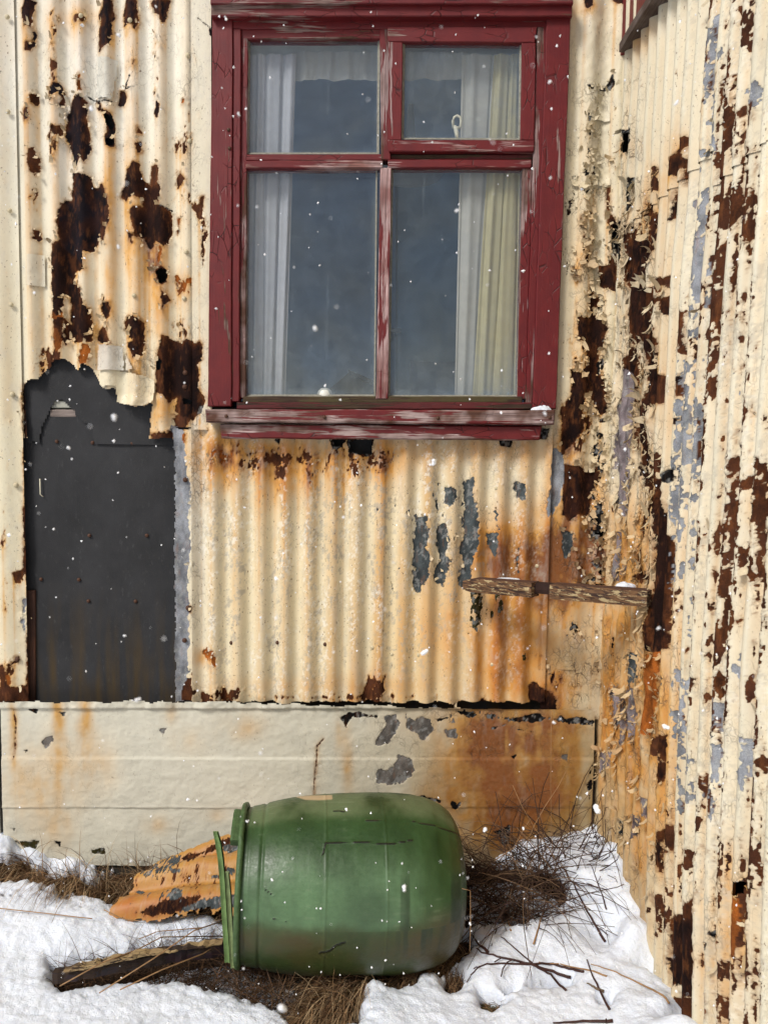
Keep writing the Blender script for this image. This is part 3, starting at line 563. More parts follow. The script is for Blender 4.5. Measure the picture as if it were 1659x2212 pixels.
ragged('felt_panel', c2([(100, 200), (1120, 200), (1120, 762), (515, 760), (512, 640), (500, 672), (420, 600), (408, 570), (380, 555), (340, 512), (315, 522), (285, 570), (270, 600), (240, 660), (222, 748), (100, 748)]), WALL_Y + .024, M_FELT, BW, 'torn upper piece of black felt', 1.0, seed=4)
ragged('felt_panel', [(1180, -60), (1345, -60), (1345, 1600), (1180, 1600)], WALL_Y + .04, M_FELT, BW, None, 0)
ragged('felt_panel', [(-50, -60), (520, -60), (520, 560), (-50, 560)], WALL_Y + .035, M_FELT, BW, None, 0)
ragged('felt_panel', [(380, 880), (1345, 880), (1345, 1600), (380, 1600)], WALL_Y + .041, M_FELT, BW, None, 0)
M_LATH = mat_wood('bare_lath_wood', wear=3, wood=(.36, .30, .27), wood2=(.22, .18, .16), axis='x')
def box_px(name, x0, y0, x1, y1, Y, th, mat, parent=None, label=None, seg=0.02, bev=.0025, rough=.0012, quad=None, **kw):
    """board whose front face fills a rectangle (or quad) measured on the wall, th metres deep"""
    Q = quad or [(x0, y0), (x1, y0), (x1, y1), (x0, y1)]
    a, b, c, d = [at(px, py, Y) for px, py in Q]
    w = max(np.linalg.norm(b - a), np.linalg.norm(c - d)); h = max(np.linalg.norm(d - a), np.linalg.norm(c - b))
    nx = max(2, int(w / seg)); nz = max(2, int(h / seg))
    bu = min(bev / w, .2); bv = min(bev / h, .2)
    tu = np.concatenate([[0, 0], [bu], np.linspace(bu, 1 - bu, nx + 1)[1:-1], [1 - bu], [1, 1]])
    tv = np.concatenate([[0, 0], [bv], np.linspace(bv, 1 - bv, nz + 1)[1:-1], [1 - bv], [1, 1]])
    TU, TV = np.meshgrid(tu, tv)
    P = (a * ((1 - TU) * (1 - TV))[..., None] + b * (TU * (1 - TV))[..., None] + c * (TU * TV)[..., None] + d * ((1 - TU) * TV)[..., None])
    e = np.zeros(TU.shape); n_, m_ = TU.shape
    e[:, :] = 0
    ej = np.zeros(m_); ej[0] = th; ej[-1] = th; ej[1] = bev; ej[-2] = bev
    ei = np.zeros(n_); ei[0] = th; ei[-1] = th; ei[1] = bev; ei[-2] = bev
    e = np.maximum(ej[None, :], ei[:, None])
    nn = fbm(P[..., 0], P[..., 2], 9, 4, int(abs(x0 + y0)) + 1)
    P[..., 1] += e + nn * rough * (e < th / 2)
    P[..., 0] += fbm(P[..., 2], P[..., 2] * 0, 14, 3, 8) * rough * .8; P[..., 2] += fbm(P[..., 0], P[..., 0] * 0, 14, 3, 9) * rough * .8
    me = grid_mesh(name, P, None, None, flip=True)
    me.set_sharp_from_angle(angle=.45)
    return link(name, me, mat, parent, label, **kw)
lx = c2([(278, 560), (425, 603)])
box_px('lath', lx[0][0], lx[0][1], lx[1][0], lx[1][1], WALL_Y + .0275, .002, M_LATH, BW)
box_px('lath', *c2([(285, 512)])[0], *c2([(400, 553)])[0], WALL_Y + .0285, .001, mat_simple('pale_lath', (.42, .42, .36), .8), BW)
box_px('lath', *c2([(140, 1560)])[0], *c2([(197, 2200)])[0], WALL_Y + .022, .007, mat_wood('brown_wet_wood', wear=3, wood=(.12, .05, .028), wood2=(.05, .02, .012), axis='z'), BW)
ragged('patch_plate', c2([(822, 500), (860, 480), (900, 475), (935, 530), (962, 570), (962, 738), (822, 740)]), WALL_Y + .012, M_STEEL, BW) if False else None

# rail nails and screws
M_NAIL = mat_simple('rusty_nail', (.10, .045, .025), .6, .5, 300, .0004, 600)
M_NAILP = mat_simple('painted_nail', (.60, .52, .34), .5, .25, 300)
def nail_mesh(name, r=.006, h=.004, cup=False):
    V_ = [(0, -h, 0)]; Fs = []; n = 10
    for k, (rr, hh) in enumerate(((r * .55, -h * .85), (r, -h * .3), (r * 1.15, .001))):
        V_ += [(rr * math.cos(2 * math.pi * i / n), hh, rr * math.sin(2 * math.pi * i / n)) for i in range(n)]
    Fs += [(0, 1 + i, 1 + (i + 1) % n) for i in range(n)]
    for k in range(2):
        Fs += [(1 + k * n + i, 1 + (k + 1) * n + i, 1 + (k + 1) * n + (i + 1) % n, 1 + k * n + (i + 1) % n) for i in range(n)]
    return from_lists(name, V_, Fs, True)
NM = nail_mesh('nail_head'); NM.materials.append(M_NAIL); NM2 = nail_mesh('nail_head', .0065, .0045); NM2.materials.append(M_NAILP)
def nail(p, painted=False, parent=BW, s=1.0, rot=0.0):
    o = link('nail_head', NM2 if painted else NM, None, parent); o.location = p; o.scale = (s, s, s); o.rotation_euler = (0, 0, rot)
    return o
def ywall(px, py, lo):
    x = at(px, py, WALL_Y)[0]
    return WALL_Y + (-.0085 * math.cos(2 * math.pi * (x - v_lo) / lp) if lo else -.0085 * math.cos(2 * math.pi * (x - v_up) / up))
for (x, y) in c6([(187, 907), (371, 906), (561, 913), (750, 925), (828, 952), (935, 955), (1228, 993), (1245, 290), (1047, 280), (1407, 600)]):
    Y = ywall(x, y, True) - .005; nail(at(x, y, Y), painted=x > 780, s=1.0)
for (x, y) in c1([(50, 110), (55, 730), (65, 1375), (75, 1990), (878, 1930), (1205, 1950), (1218, 1645), (1228, 360), (850, 130), (1240, 920), (530, 100)]):
    Y = (WALL_Y - .006) if x < 45 else ywall(x, y, False) - .004; nail(at(x, y, Y), painted=True, s=1.0)
for (x, y) in c2([(70, 478), (90, 980), (97, 1942), (1025, 950), (1040, 1658), (1021, 1838), (1025, 358), (1022, 436)]):
    nail(at(x, y, WALL_Y - .006), painted=y < 1060 and x < 60, s=1.2)
for (x, y) in c2([(495, 1258), (812, 1258), (228, 1500), (437, 1502), (490, 1620), (750, 1622), (730, 748), (315, 738), (513, 745)]):
    nail(at(x, y, WALL_Y + .0265), False, s=.9)
FLAKES.append(('back', bare, A_, U, V, PX, PY))
# ================================================================== right wall
def rbend(y, z):
    zu = np.clip((z - .85) / 1.5, 0, 1.3); zd = np.clip((.85 - z) / .9, 0, 1.3)
    return (.026 * zu ** 1.6 + .020 * zd ** 2) * np.clip((WALL_Y - y) / .6, 0, 1.2)
ys = np.arange(WALL_Y + .006, 1.255, -.0038); zr = np.arange(2.84, -.06, -.0031)
U2, V2 = np.meshgrid(ys, zr)
X2 = xc + rbend(U2, V2)
PX2, PY2 = proj(np.stack([X2, U2, V2], -1).reshape(-1, 3)); PX2 = PX2.reshape(U2.shape); PY2 = PY2.reshape(U2.shape)
RP = .0618; rph = 1.685
ribi = np.floor((U2 - rph) / RP)
ribrand = _h(ribi, ribi * 0, 5); ribpos = (U2 - rph) / RP - ribi        # 0..1 in a rib
ribm = (0.45 + 1.0 * ribrand) * (0.55 + 0.6 * np.exp(-((ribpos - .35) / .28) ** 2)) + .35 * np.exp(-((ribpos - .88) / .07) ** 2)
rp = [('dark', c4([(860, 1310), (820, 1330), (800, 1400), (840, 1500), (820, 1560), (760, 1520), (700, 1440), (680, 1560), (670, 1750), (690, 1900), (720, 2240), (860, 2240), (850, 2050), (880, 1950), (830, 1900), (790, 1850), (830, 1700), (860, 1500)]), .8),
 ('dark', c4([(1050, 890), (1090, 900), (1060, 1000), (1080, 1060), (1010, 1160), (960, 1150), (960, 1060), (1010, 980)]), .7), ('dark', c4([(985, 1240), (1000, 1240), (990, 1420), (960, 1440)]), .4),
 ('brown', c4([(865, 1100), (880, 1180), (900, 1240), (850, 1260)]), .8), ('black', c4([(700, 1160), (720, 1160), (700, 1380), (685, 1380)]), .4), ('dark', c4([(890, 1950), (960, 1940), (950, 2050), (880, 2060)]), .8),
 ('brown', c4([(1060, 1080), (1075, 1060), (1070, 1130), (1050, 1200)]), .6),
 ('brown', c4([(850, 1840), (960, 1800), (960, 1860), (880, 1900)]), .9), ('black', c4([(630, 860), (720, 840), (700, 1030), (680, 1020), (660, 940)]), .4), ('black', c4([(600, 1440), (660, 1440), (640, 1700), (600, 1650)]), .4),
 ('dark', c7([(640, 330), (700, 260), (750, 300), (760, 420), (740, 620), (700, 480), (660, 430)]), .8), ('mauve', c7([(640, 400), (740, 380), (735, 600), (720, 900), (700, 1200), (690, 1380), (650, 1350), (610, 1250), (600, 1000), (620, 600)]), .8),
 ('dark', c7([(760, 150), (830, 170), (870, 200), (860, 350), (900, 420), (920, 560), (880, 640), (820, 640), (830, 800), (820, 1000), (820, 1170), (780, 1160), (770, 900), (740, 760), (780, 650), (800, 500), (800, 350)]), .7),
 ('dark', c7([(690, 0), (860, 0), (860, 200), (770, 160), (700, 180)]), .8), ('brown', c7([(730, 770), (770, 780), (765, 900), (720, 950)]), .6), ('brown', c7([(680, 640), (720, 640), (710, 800), (680, 760)]), .5),
 ('black', c7([(940, 1050), (1000, 1040), (990, 1140), (930, 1150), (905, 1110)]), .4), ('dark', c7([(975, 730), (1020, 720), (1010, 760), (970, 760)]), .4),
 ('dark', c7([(870, 1110), (930, 1100), (920, 1300), (940, 1500), (970, 1480), (985, 1560), (960, 1850), (945, 2230), (820, 2230), (830, 1950), (860, 1700), (860, 1400)]), .5),
 ('brown', c7([(900, 450), (930, 460), (920, 620), (880, 640), (870, 560)]), .8), ('brown', c7([(1040, 20), (1055, 30), (1050, 300), (1025, 300)]), .5), ('dark', c7([(1015, 450), (1040, 440), (1035, 560), (1015, 580)]), .5),
 ('dark', c7([(770, 1380), (800, 1360), (790, 1500), (770, 1600), (755, 1450)]), .7), ('dark', c7([(760, 1700), (720, 1760), (780, 1790), (820, 1760)]), .8), ('dark', c7([(745, 1550), (775, 1560), (770, 1700), (740, 1690)]), .6),
 ('brown', c7([(860, 950), (900, 960), (890, 1080), (850, 1060)]), .8), ('mauve', c7([(590, 1470), (625, 1470), (620, 1800), (585, 1780)]), .5), ('mauve', c7([(655, 1650), (670, 1650), (665, 1740), (650, 1740)]), .4),
 ('dark', c8([(680, 0), (785, 0), (775, 130), (740, 190), (710, 212), (672, 190)]), .4), ('orange', c8([(672, 208), (735, 190), (722, 400), (700, 650), (650, 640), (660, 400)]), .3),
 ('dark', c8([(800, 1640), (860, 1620), (900, 1540), (945, 1500), (935, 1700), (930, 1900), (915, 2070), (860, 2070), (840, 2000), (800, 2060), (790, 1800)]), .6), ('brown', c8([(830, 2070), (920, 2060), (905, 2240), (850, 2240)]), .7),
 ('black', c8([(1030, 1720), (1080, 1650), (1060, 1760), (1075, 1800), (1050, 1800)]), .5), ('black', c8([(1150, 1440), (1200, 1440), (1190, 1500), (1170, 1530)]), .5), ('black', c8([(1000, 1760), (1020, 1780), (1015, 1820), (1000, 1810)]), .3), ('black', c8([(1040, 1900), (1075, 1930), (1060, 1960), (1040, 1930)]), .4),
 ('orange', c8([(1130, 1390), (1145, 1400), (1160, 1500), (1190, 1560), (1180, 1700), (1165, 1850), (1145, 1830), (1162, 1600), (1130, 1480)]), .4), ('dark', c8([(730, 1170), (755, 1160), (745, 1380), (715, 1330)]), .7),
 ('brown', c8([(770, 1150), (820, 1120), (825, 1240), (780, 1300)]), .9), ('brown', c8([(740, 1500), (800, 1500), (790, 1700), (740, 1750), (705, 1600)]), 1.2), ('dark', c8([(700, 1500), (735, 1560), (720, 1600), (700, 1560)]), .6),
 ('brown', c8([(1070, 1880), (1160, 1850), (1140, 2100), (1130, 2220), (1070, 2220), (1080, 2050)]), 1.3), ('orange', c8([(985, 2050), (1010, 2050), (1015, 2150), (990, 2200)]), .7), ('dark', c8([(740, 640), (790, 650), (775, 820), (735, 960), (735, 760)]), .9),
 ('brown', c8([(700, 660), (740, 660), (735, 780), (690, 760)]), .8), ('slate', c8([(740, 320), (760, 330), (750, 500), (735, 480)]), .5),
 ('mauve', c8([(480, 400), (520, 370), (515, 520), (490, 640)]), .9), ('mauve', c8([(530, 420), (560, 400), (560, 560), (530, 700), (510, 640)]), .8), ('slate', c8([(585, 200), (635, 210), (625, 340), (580, 380)]), .7), ('mauve', c8([(570, 400), (620, 400), (610, 620), (590, 720), (570, 640)]), .9),
 ('mauve', c8([(415, 740), (455, 745), (450, 850), (425, 860)]), .9), ('mauve', c8([(460, 730), (500, 740), (490, 820), (465, 830)]), .8), ('mauve', c8([(640, 980), (670, 1000), (665, 1110), (645, 1080)]), .7), ('mauve', c8([(590, 1080), (615, 1090), (605, 1200), (580, 1240)]), .8), ('slate', c8([(525, 1120), (545, 1130), (540, 1190), (525, 1180)]), .7),
 ('galv', c8([(830, 300), (870, 300), (880, 500), (880, 700), (870, 860), (840, 850), (820, 600)]), 1.5), ('galv', c8([(860, 750), (930, 760), (900, 1050), (850, 1050)]), 1.6), ('galv', c8([(1050, 470), (1080, 480), (1075, 650), (1055, 900), (1030, 1150), (1040, 700)]), 1.2),
 ('galv', c8([(1195, 640), (1240, 700), (1230, 940), (1200, 900)]), 1.4), ('galv', c8([(1165, 200), (1190, 210), (1180, 370), (1160, 350)]), 1.3),
 ('galv', c4([(1225, 120), (1300, 120), (1290, 700), (1265, 1000), (1205, 1000), (1225, 700)]), 2.0), ('galv', c4([(1150, 1240), (1200, 1240), (1150, 2212), (1090, 2212), (1110, 1600)]), 2.0), ('brown', c4([(1200, 1240), (1250, 1260), (1220, 1500), (1190, 1450)]), 1.6),
 ('brown', c4([(1300, 400), (1390, 500), (1380, 1000), (1290, 1020)]), 2.2), ('brown', c4([(1280, 1280), (1360, 1300), (1350, 1500), (1290, 1480)]), 1.2), ('brown', c4([(1260, 1500), (1340, 1560), (1290, 2212), (1220, 2212)]), 2.2), ('brown', c4([(1090, 1850), (1210, 1850), (1200, 2212), (1080, 2212)]), 1.8),
 ('brown', c4([(1375, 1180), (1440, 1180), (1450, 1320), (1400, 1480), (1370, 1300)]), 1.4), ('brown', c4([(1500, 1380), (1560, 1380), (1540, 1500), (1510, 1520)]), 1.2), ('galv', c4([(1500, 560), (1597, 560), (1597, 700), (1520, 700)]), 2.0), ('brown', c4([(1420, 0), (1500, 0), (1500, 320), (1440, 280)]), 2.0),
 ('dark', c4([(1375, 900), (1400, 880), (1395, 1010), (1375, 1010)]), .6), ('black', c4([(1480, 640), (1515, 640), (1500, 790), (1480, 760)]), .7),
 ('galv', c7([(1040, 350), (1110, 350), (1100, 600), (1060, 1000), (1040, 1400), (1040, 1700), (965, 1840), (985, 1400), (1000, 1000), (1025, 600)]), 1.6), ('galv', c7([(1150, 520), (1175, 540), (1160, 900), (1130, 1280), (1100, 1260), (1120, 900)]), 1.4),
 ('brown', c7([(1080, 0), (1120, 0), (1110, 320), (1070, 340)]), 1.8), ('brown', c7([(1210, 0), (1310, 0), (1290, 300), (1260, 580), (1210, 560)]), 2.0), ('brown', c7([(950, 1840), (1010, 1860), (1000, 2050), (950, 2100)]), 1.2),
 ('brown', c7([(1385, 1000), (1425, 1020), (1400, 1240), (1360, 1260)]), 1.2), ('brown', c7([(1340, 1230), (1400, 1240), (1390, 1420), (1340, 1400)]), 1.2), ('brown', c7([(1330, 1400), (1390, 1430), (1340, 1900), (1310, 1880)]), 1.3), ('brown', c7([(1540, 1000), (1597, 1020), (1597, 1400), (1550, 1380)]), 2.0),
 ('brown', c7([(1420, 1550), (1500, 1520), (1450, 1680), (1430, 1640)]), 1.4), ('brown', c7([(1500, 1560), (1590, 1480), (1570, 1740), (1500, 1760)]), 1.8), ('brown', c7([(1480, 80), (1495, 90), (1490, 300), (1480, 300)]), .5), ('brown', c7([(1470, 1090), (1500, 1100), (1490, 1170), (1470, 1180)]), .9),
 ('brown', c8([(1000, 60), (1030, 60), (1030, 150), (1005, 160)]), 1.2), ('brown', c8([(1070, 60), (1100, 60), (1100, 130), (1075, 130)]), 1.0), ('dark', c8([(1065, 330), (1095, 330), (1075, 460), (1055, 440)]), .9), ('brown', c8([(910, 330), (940, 340), (930, 380), (910, 380)]), .8),
 ('brown', c8([(1000, 860), (1030, 860), (1015, 1050), (960, 1150), (970, 1000)]), 1.4), ('brown', c8([(1240, 920), (1270, 930), (1280, 1100), (1245, 1050)]), 1.2), ('brown', c8([(1240, 1300), (1310, 1280), (1290, 1500), (1240, 1450)]), 1.8), ('brown', c8([(975, 1240), (1010, 1270), (990, 1310)]), .9),
 ('brown', c8([(1270, 740), (1300, 740), (1320, 900), (1290, 860)]), 1.2), ('brown', c8([(1300, 0), (1330, 0), (1330, 160), (1300, 150)]), 1.2), ('brown', c8([(890, 1260), (960, 1280), (950, 1480), (900, 1400)]), 1.8), ('brown', c8([(1190, 1960), (1240, 1900), (1240, 2000), (1200, 2020)]), 1.5)]
rf = [(1600, 500, 90, 500, 1.12, 'brown'), (1580, 1300, 100, 700, 1.16, 'brown'), (1600, 1900, 100, 500, 1.12, 'brown'), (1640, 1000, 60, 1200, 1.0, 'brown'), (1510, 1000, 30, 500, .7, 'brown'), (1590, 1000, 80, 700, .85, 'galv'), (1545, 140, 26, 420, .90, 'brown'), (1570, 900, 40, 900, .62, 'brown'), (1620, 300, 50, 420, .78, 'brown'), (1600, 1100, 90, 700, .68, 'brown'), (1540, 1500, 110, 500, .78, 'brown'), (1620, 1800, 80, 500, .74, 'brown'), (1500, 1250, 40, 500, .72, 'galv'),
      (1530, 620, 40, 500, .7, 'galv'), (1520, 1700, 50, 300, .8, 'galv'), (1460, 1800, 26, 300, .95, 'brown'), (1550, 2000, 50, 200, .8, 'brown'), (1500, 2100, 60, 150, .8, 'brown'),
      (1390, 520, 45, 160, .85, 'brown'), (1385, 760, 45, 190, 1.15, 'dark'), (1400, 1050, 40, 260, .95, 'dark'), (1345, 560, 26, 260, .85, 'black'), (1355, 1000, 26, 300, .8, 'brown'), (1360, 1550, 70, 260, .62, 'brown'), (1400, 900, 45, 160, .85, 'brown'), (1410, 1000, 30, 200, .7, 'dark'), (1335, 300, 26, 260, .55, 'black'), (1320, 700, 18, 300, .9, 'black'), (1320, 1100, 20, 250, .85, 'brown'), (1330, 1400, 30, 120, .8, 'black'), (1370, 1380, 20, 100, .8, 'black'),
      (1360, 1550, 50, 200, .55, 'mauve'), (1350, 1700, 60, 200, .5, 'mauve'), (1350, 1600, 60, 300, .5, 'black'), (1440, 1900, 20, 150, .7, 'dark'), (1410, 1250, 24, 120, .9, 'dark'), (1365, 1900, 30, 100, .5, 'dark'), (1640, 60, 30, 200, .85, 'brown')]
rs = [(1470, 340, 26, 60, 1.2), (1425, 400, 20, 50, .9), (1405, 470, 20, 60, .7), (1350, 315, 30, 20, .8), (1385, 90, 20, 30, .8), (1410, 60, 14, 20, .8), (1360, 1200, 80, 120, 1.1), (1330, 1350, 60, 60, .5), (1340, 1550, 80, 260, .65), (1390, 1700, 60, 300, .55), (1400, 850, 60, 150, .6), (1430, 1550, 22, 200, .8),
      (1600, 1950, 40, 120, .8), (1560, 2100, 50, 120, .7), (1400, 1650, 30, 200, .5), (1360, 520, 30, 90, .4), (1310, 1500, 40, 200, .5), (1430, 600, 16, 140, .5)]
rt = [(1360, 300, 60, 500, .55, (.56, .50, .36)), (1350, 1650, 110, 420, .85, (.60, .46, .235)), (1320, 1850, 60, 200, .5, (.40, .31, .16)), (1600, 1000, 160, 1400, .35, (.76, .72, .58)), (1370, 1990, 30, 130, .6, (.36, .30, .18))]
rk = [(1350, 400, 50, 260, 1.0), (1340, 900, 70, 400, 1.0), (1340, 1550, 90, 450, .95), (1600, 900, 120, 1400, .22), (1420, 1200, 60, 800, .4), (1550, 1900, 120, 400, .3)]
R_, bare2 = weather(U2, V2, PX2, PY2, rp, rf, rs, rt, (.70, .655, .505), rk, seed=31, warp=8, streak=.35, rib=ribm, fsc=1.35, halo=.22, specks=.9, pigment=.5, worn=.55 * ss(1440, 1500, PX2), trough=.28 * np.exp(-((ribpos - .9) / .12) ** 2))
rough_reg = ss(1450, 1380, PX2) * ss(250, 420, PY2)
pc_ = corr(U2, RP, rph + .15 * RP, 1.0)
pc_ = np.sign(pc_) * np.abs(pc_) ** 0.9
Xs = X2 + .0098 * pc_ * (1 - .4 * rough_reg) + fbm(U2, V2 * .6, 18, 4, 88) * .008 * rough_reg + fbm(U2, V2, 4, 2, 81) * .003
pl2 = peel(bare2, U2, V2, 25, .005)
RW = empty('corrugated_wall', (xc, 1.9, 0.0), 'flaking cream corrugated wall receding along the right, blistered and rusted near the corner', 'wall')
hole2 = np.full(U2.shape, -60.0)
hn2 = fbm(U2, V2, 60, 3, 191) * 2
for q in (c7([(950, 1065), (990, 1055), (980, 1120), (940, 1130)]), c8([(1045, 1720), (1075, 1680), (1058, 1760)]), c8([(1160, 1450), (1190, 1450), (1185, 1490), (1172, 1510)]), c4([(640, 880), (700, 870), (695, 1000), (675, 990)]), c4([(603, 1460), (640, 1470), (630, 1640), (605, 1620)])):
    hole2 = np.maximum(hole2, poly_sd(PX2, PY2, q) + hn2)
def rsheet(ya, yb, za, zb, lap, label, name='corrugated_sheet'):
    k = (U2 >= ya) & (U2 <= yb) & (V2 <= zb) & (V2 > za + fbm(U2, V2 * 0, 40, 2, 194) * .0015) & (hole2 < 0)
    j = np.where(k.any(0))[0]; i = np.where(k.any(1))[0]; s_ = (slice(i[0], i[-1] + 1), slice(j[0], j[-1] + 1))
    P = np.stack([Xs - pl2 - lap, U2, V2], -1)[s_]
    return link(name, grid_mesh(name, P, k[s_], {n: a[s_] for n, a in R_.items()}, flip=True), M_STEEL, RW, label)
rsheet(1.742, 3, 2.045, 3, .004, 'upper far sheet, smooth cream, under the red trim'); rsheet(1.742, 3, -1, 2.055, .0, 'lower far sheet, blistered and dark with rust beside the corner')
rsheet(1, 1.748, 1.967, 3, .007, 'upper near sheet speckled with brown flakes'); rsheet(1, 1.748, -1, 1.977, .003, 'lower near sheet speckled with brown and grey flakes')
plain_sheet('corrugated_sheet', -.4, 1.272, -.05, 3.4, lambda a, b: np.stack([xc - .003 + rbend(a, b) + corr(a, RP, rph + .15 * RP, .0082), a, b], -1)[:, ::-1], RW)
plain_sheet('corrugated_sheet', 1.37, 2.43, 2.83, 3.4, lambda a, b: np.stack([xc + .03 + corr(a, RP, rph, .0082), a, b], -1)[:, ::-1], RW)
bk_me = from_lists('sheathing_board', [(xc + .10, -.4, -.1), (xc + .10, 2.5, -.1), (xc + .10, 2.5, 3.4), (xc + .10, -.4, 3.4), (xc + .12, -.4, -.1), (xc + .12, 2.5, -.1), (xc + .12, 2.5, 3.4), (xc + .12, -.4, 3.4)], [(0, 3, 2, 1), (4, 5, 6, 7), (0, 1, 5, 4), (3, 7, 6, 2), (0, 4, 7, 3), (1, 2, 6, 5)])
link('sheathing_board', bk_me, mat_simple('dark_sheathing', (.03, .02, .015), .9), RW)
FLAKES.append(('right', bare2, R_, U2, V2, PX2, PY2))

# ------------------------------------------------------------------ curled flakes of paint that still hang on
rng = np.random.default_rng(7)
def flake_mesh(sites, nrm, tang, size, cols):
    """sites (n,3); every flake is an irregular curved scale hinged at one edge"""
    Vs, Fs, Cs = [], [], []
    n = len(sites); base = 0
    up = np.array([0, 0, 1.0])
    for i in range(n):
        w = size[i] * rng.uniform(.5, 1.1); h = size[i] * rng.uniform(.7, 1.9); ang = rng.normal(0, .35)
        if rng.random() < .3: ang += math.pi * rng.choice([.5, -.5, 1])
        t = tang * math.cos(ang) + up * math.sin(ang); s = -tang * math.sin(ang) + up * math.cos(ang)
        curl = rng.uniform(.35, 1.7); nu, nv = 3, 3
        tilt = rng.uniform(0, .35); jag = rng.uniform(-.22, .22, (nu + 1, nv + 1)); side = rng.choice([-1, 1]); rr = .0012 + rng.uniform(0, .002)
        for a in range(nu + 1):
            for b_ in range(nv + 1):
                u = (a / nu - .5) * w * (1 + (jag[a, b_] if a in (0, nu) else 0)); d = b_ / nv * (1 + (jag[a, b_] * .9 if b_ == nv else jag[a, b_] * .15)) * h
                R = h / curl; th = d / R + tilt
                out = R * (math.cos(tilt) - math.cos(th)) ; al = R * (math.sin(th) - math.sin(tilt))
                p = sites[i] + nrm * (rr + out) + t * u * (1 - .25 * b_ / nv) - s * al * side
                Vs.append(p); Cs.append(cols[i] * rng.uniform(.93, 1.03))
        for a in range(nu):
            for b_ in range(nv):
                q = base + a * (nv + 1) + b_; Fs.append((q, q + 1, q + nv + 2, q + nv + 1))
        base += (nu + 1) * (nv + 1)
    return mesh_np('paint_flakes', np.array(Vs), np.array(Fs), {'fcol': np.array(Cs)})
def mat_flake():
    m, t, b, o = nmat('curled_paint'); n = N(t)
    c = n.attr('fcol'); g = n.n('NewGeometry')
    c2_ = n.mix(n.mapr(n.noise(n.pos(), 160, 3), .35, .7), n.mix(.25, c, (.2, .12, .05)), c)
    t.links.new(c2_, b.inputs['Base Color']); b.inputs['Roughness'].default_value = .6; b.inputs['Specular IOR Level'].default_value = .3
    t.links.new(n.bump(n.noise(n.pos(), 300, 3), .0006), b.inputs['Normal']); return m
M_FLAKE = mat_flake()
def scatter(U, V, bare, dens, n, P, nrm, tang, A, smin, smax, parent, holes=None):
    w = dens * np.exp(-((bare + 1.5) / 3.5) ** 2)
    w = np.where(U == U, w, 0)
    if holes is not None: w = w * (holes < -1)
    pr = w.ravel(); pr = pr / pr.sum(); idx = rng.choice(pr.size, n, p=pr)
    col = A['paint_col'].reshape(-1, 3)[idx] * .5 + np.array([.62, .54, .36]) * .5; sz = smin * (smax / smin) ** (rng.random(n) ** 1.5)
    me = flake_mesh(P.reshape(-1, 3)[idx], nrm, tang, sz, col)
    return link('paint_flakes', me, M_FLAKE, parent, 'loose curls of cream paint lifting off the steel', kind='stuff')
Pb = np.stack([U, Yoff_up * (PX < 440) + Yoff_lo * ((PX >= 440) & (PX < 1186)) + Yoff_r * (PX >= 1186) - .003 - pl * .3, V], -1)
dB = .06 + 1.0 * ss(1225, 1245, PX) * ss(1500, 1350, PY) * ss(80, 260, PY) + .35 * gauss(PX, PY, 250, 650, 200, 160) + .5 * gauss(PX, PY, 120, 260, 80, 260) + .6 * gauss(PX, PY, 1270, 1500, 60, 60) + .3 * gauss(PX, PY, 340, 250, 30, 260)
dB *= ~win_open & (PY < 1520)
scatter(U, V, bare, dB * (PX < 1200), 420, Pb, np.array([0, -1., 0]), np.array([1., 0, 0]), A_, .006, .016, BW, holes)
scatter(U, V, bare, dB * (PX >= 1200), 620, Pb, np.array([0, -1., 0]), np.array([1., 0, 0]), A_, .006, .024, BW, holes)
Pr = np.stack([Xs - .004 - pl2 * .3, U2, V2], -1)
dR = .05 * ss(1480, 1520, PX2) + 1.0 * ss(1450, 1400, PX2) * ss(260, 460, PY2) * ss(2000, 1800, PY2) + .3 * ss(1450, 1400, PX2) * ss(100, 300, PY2)
scatter(U2, V2, bare2, dR, 950, Pr, np.array([-1., 0, 0]), np.array([0, 1., 0]), R_, .006, .026, RW, hole2)

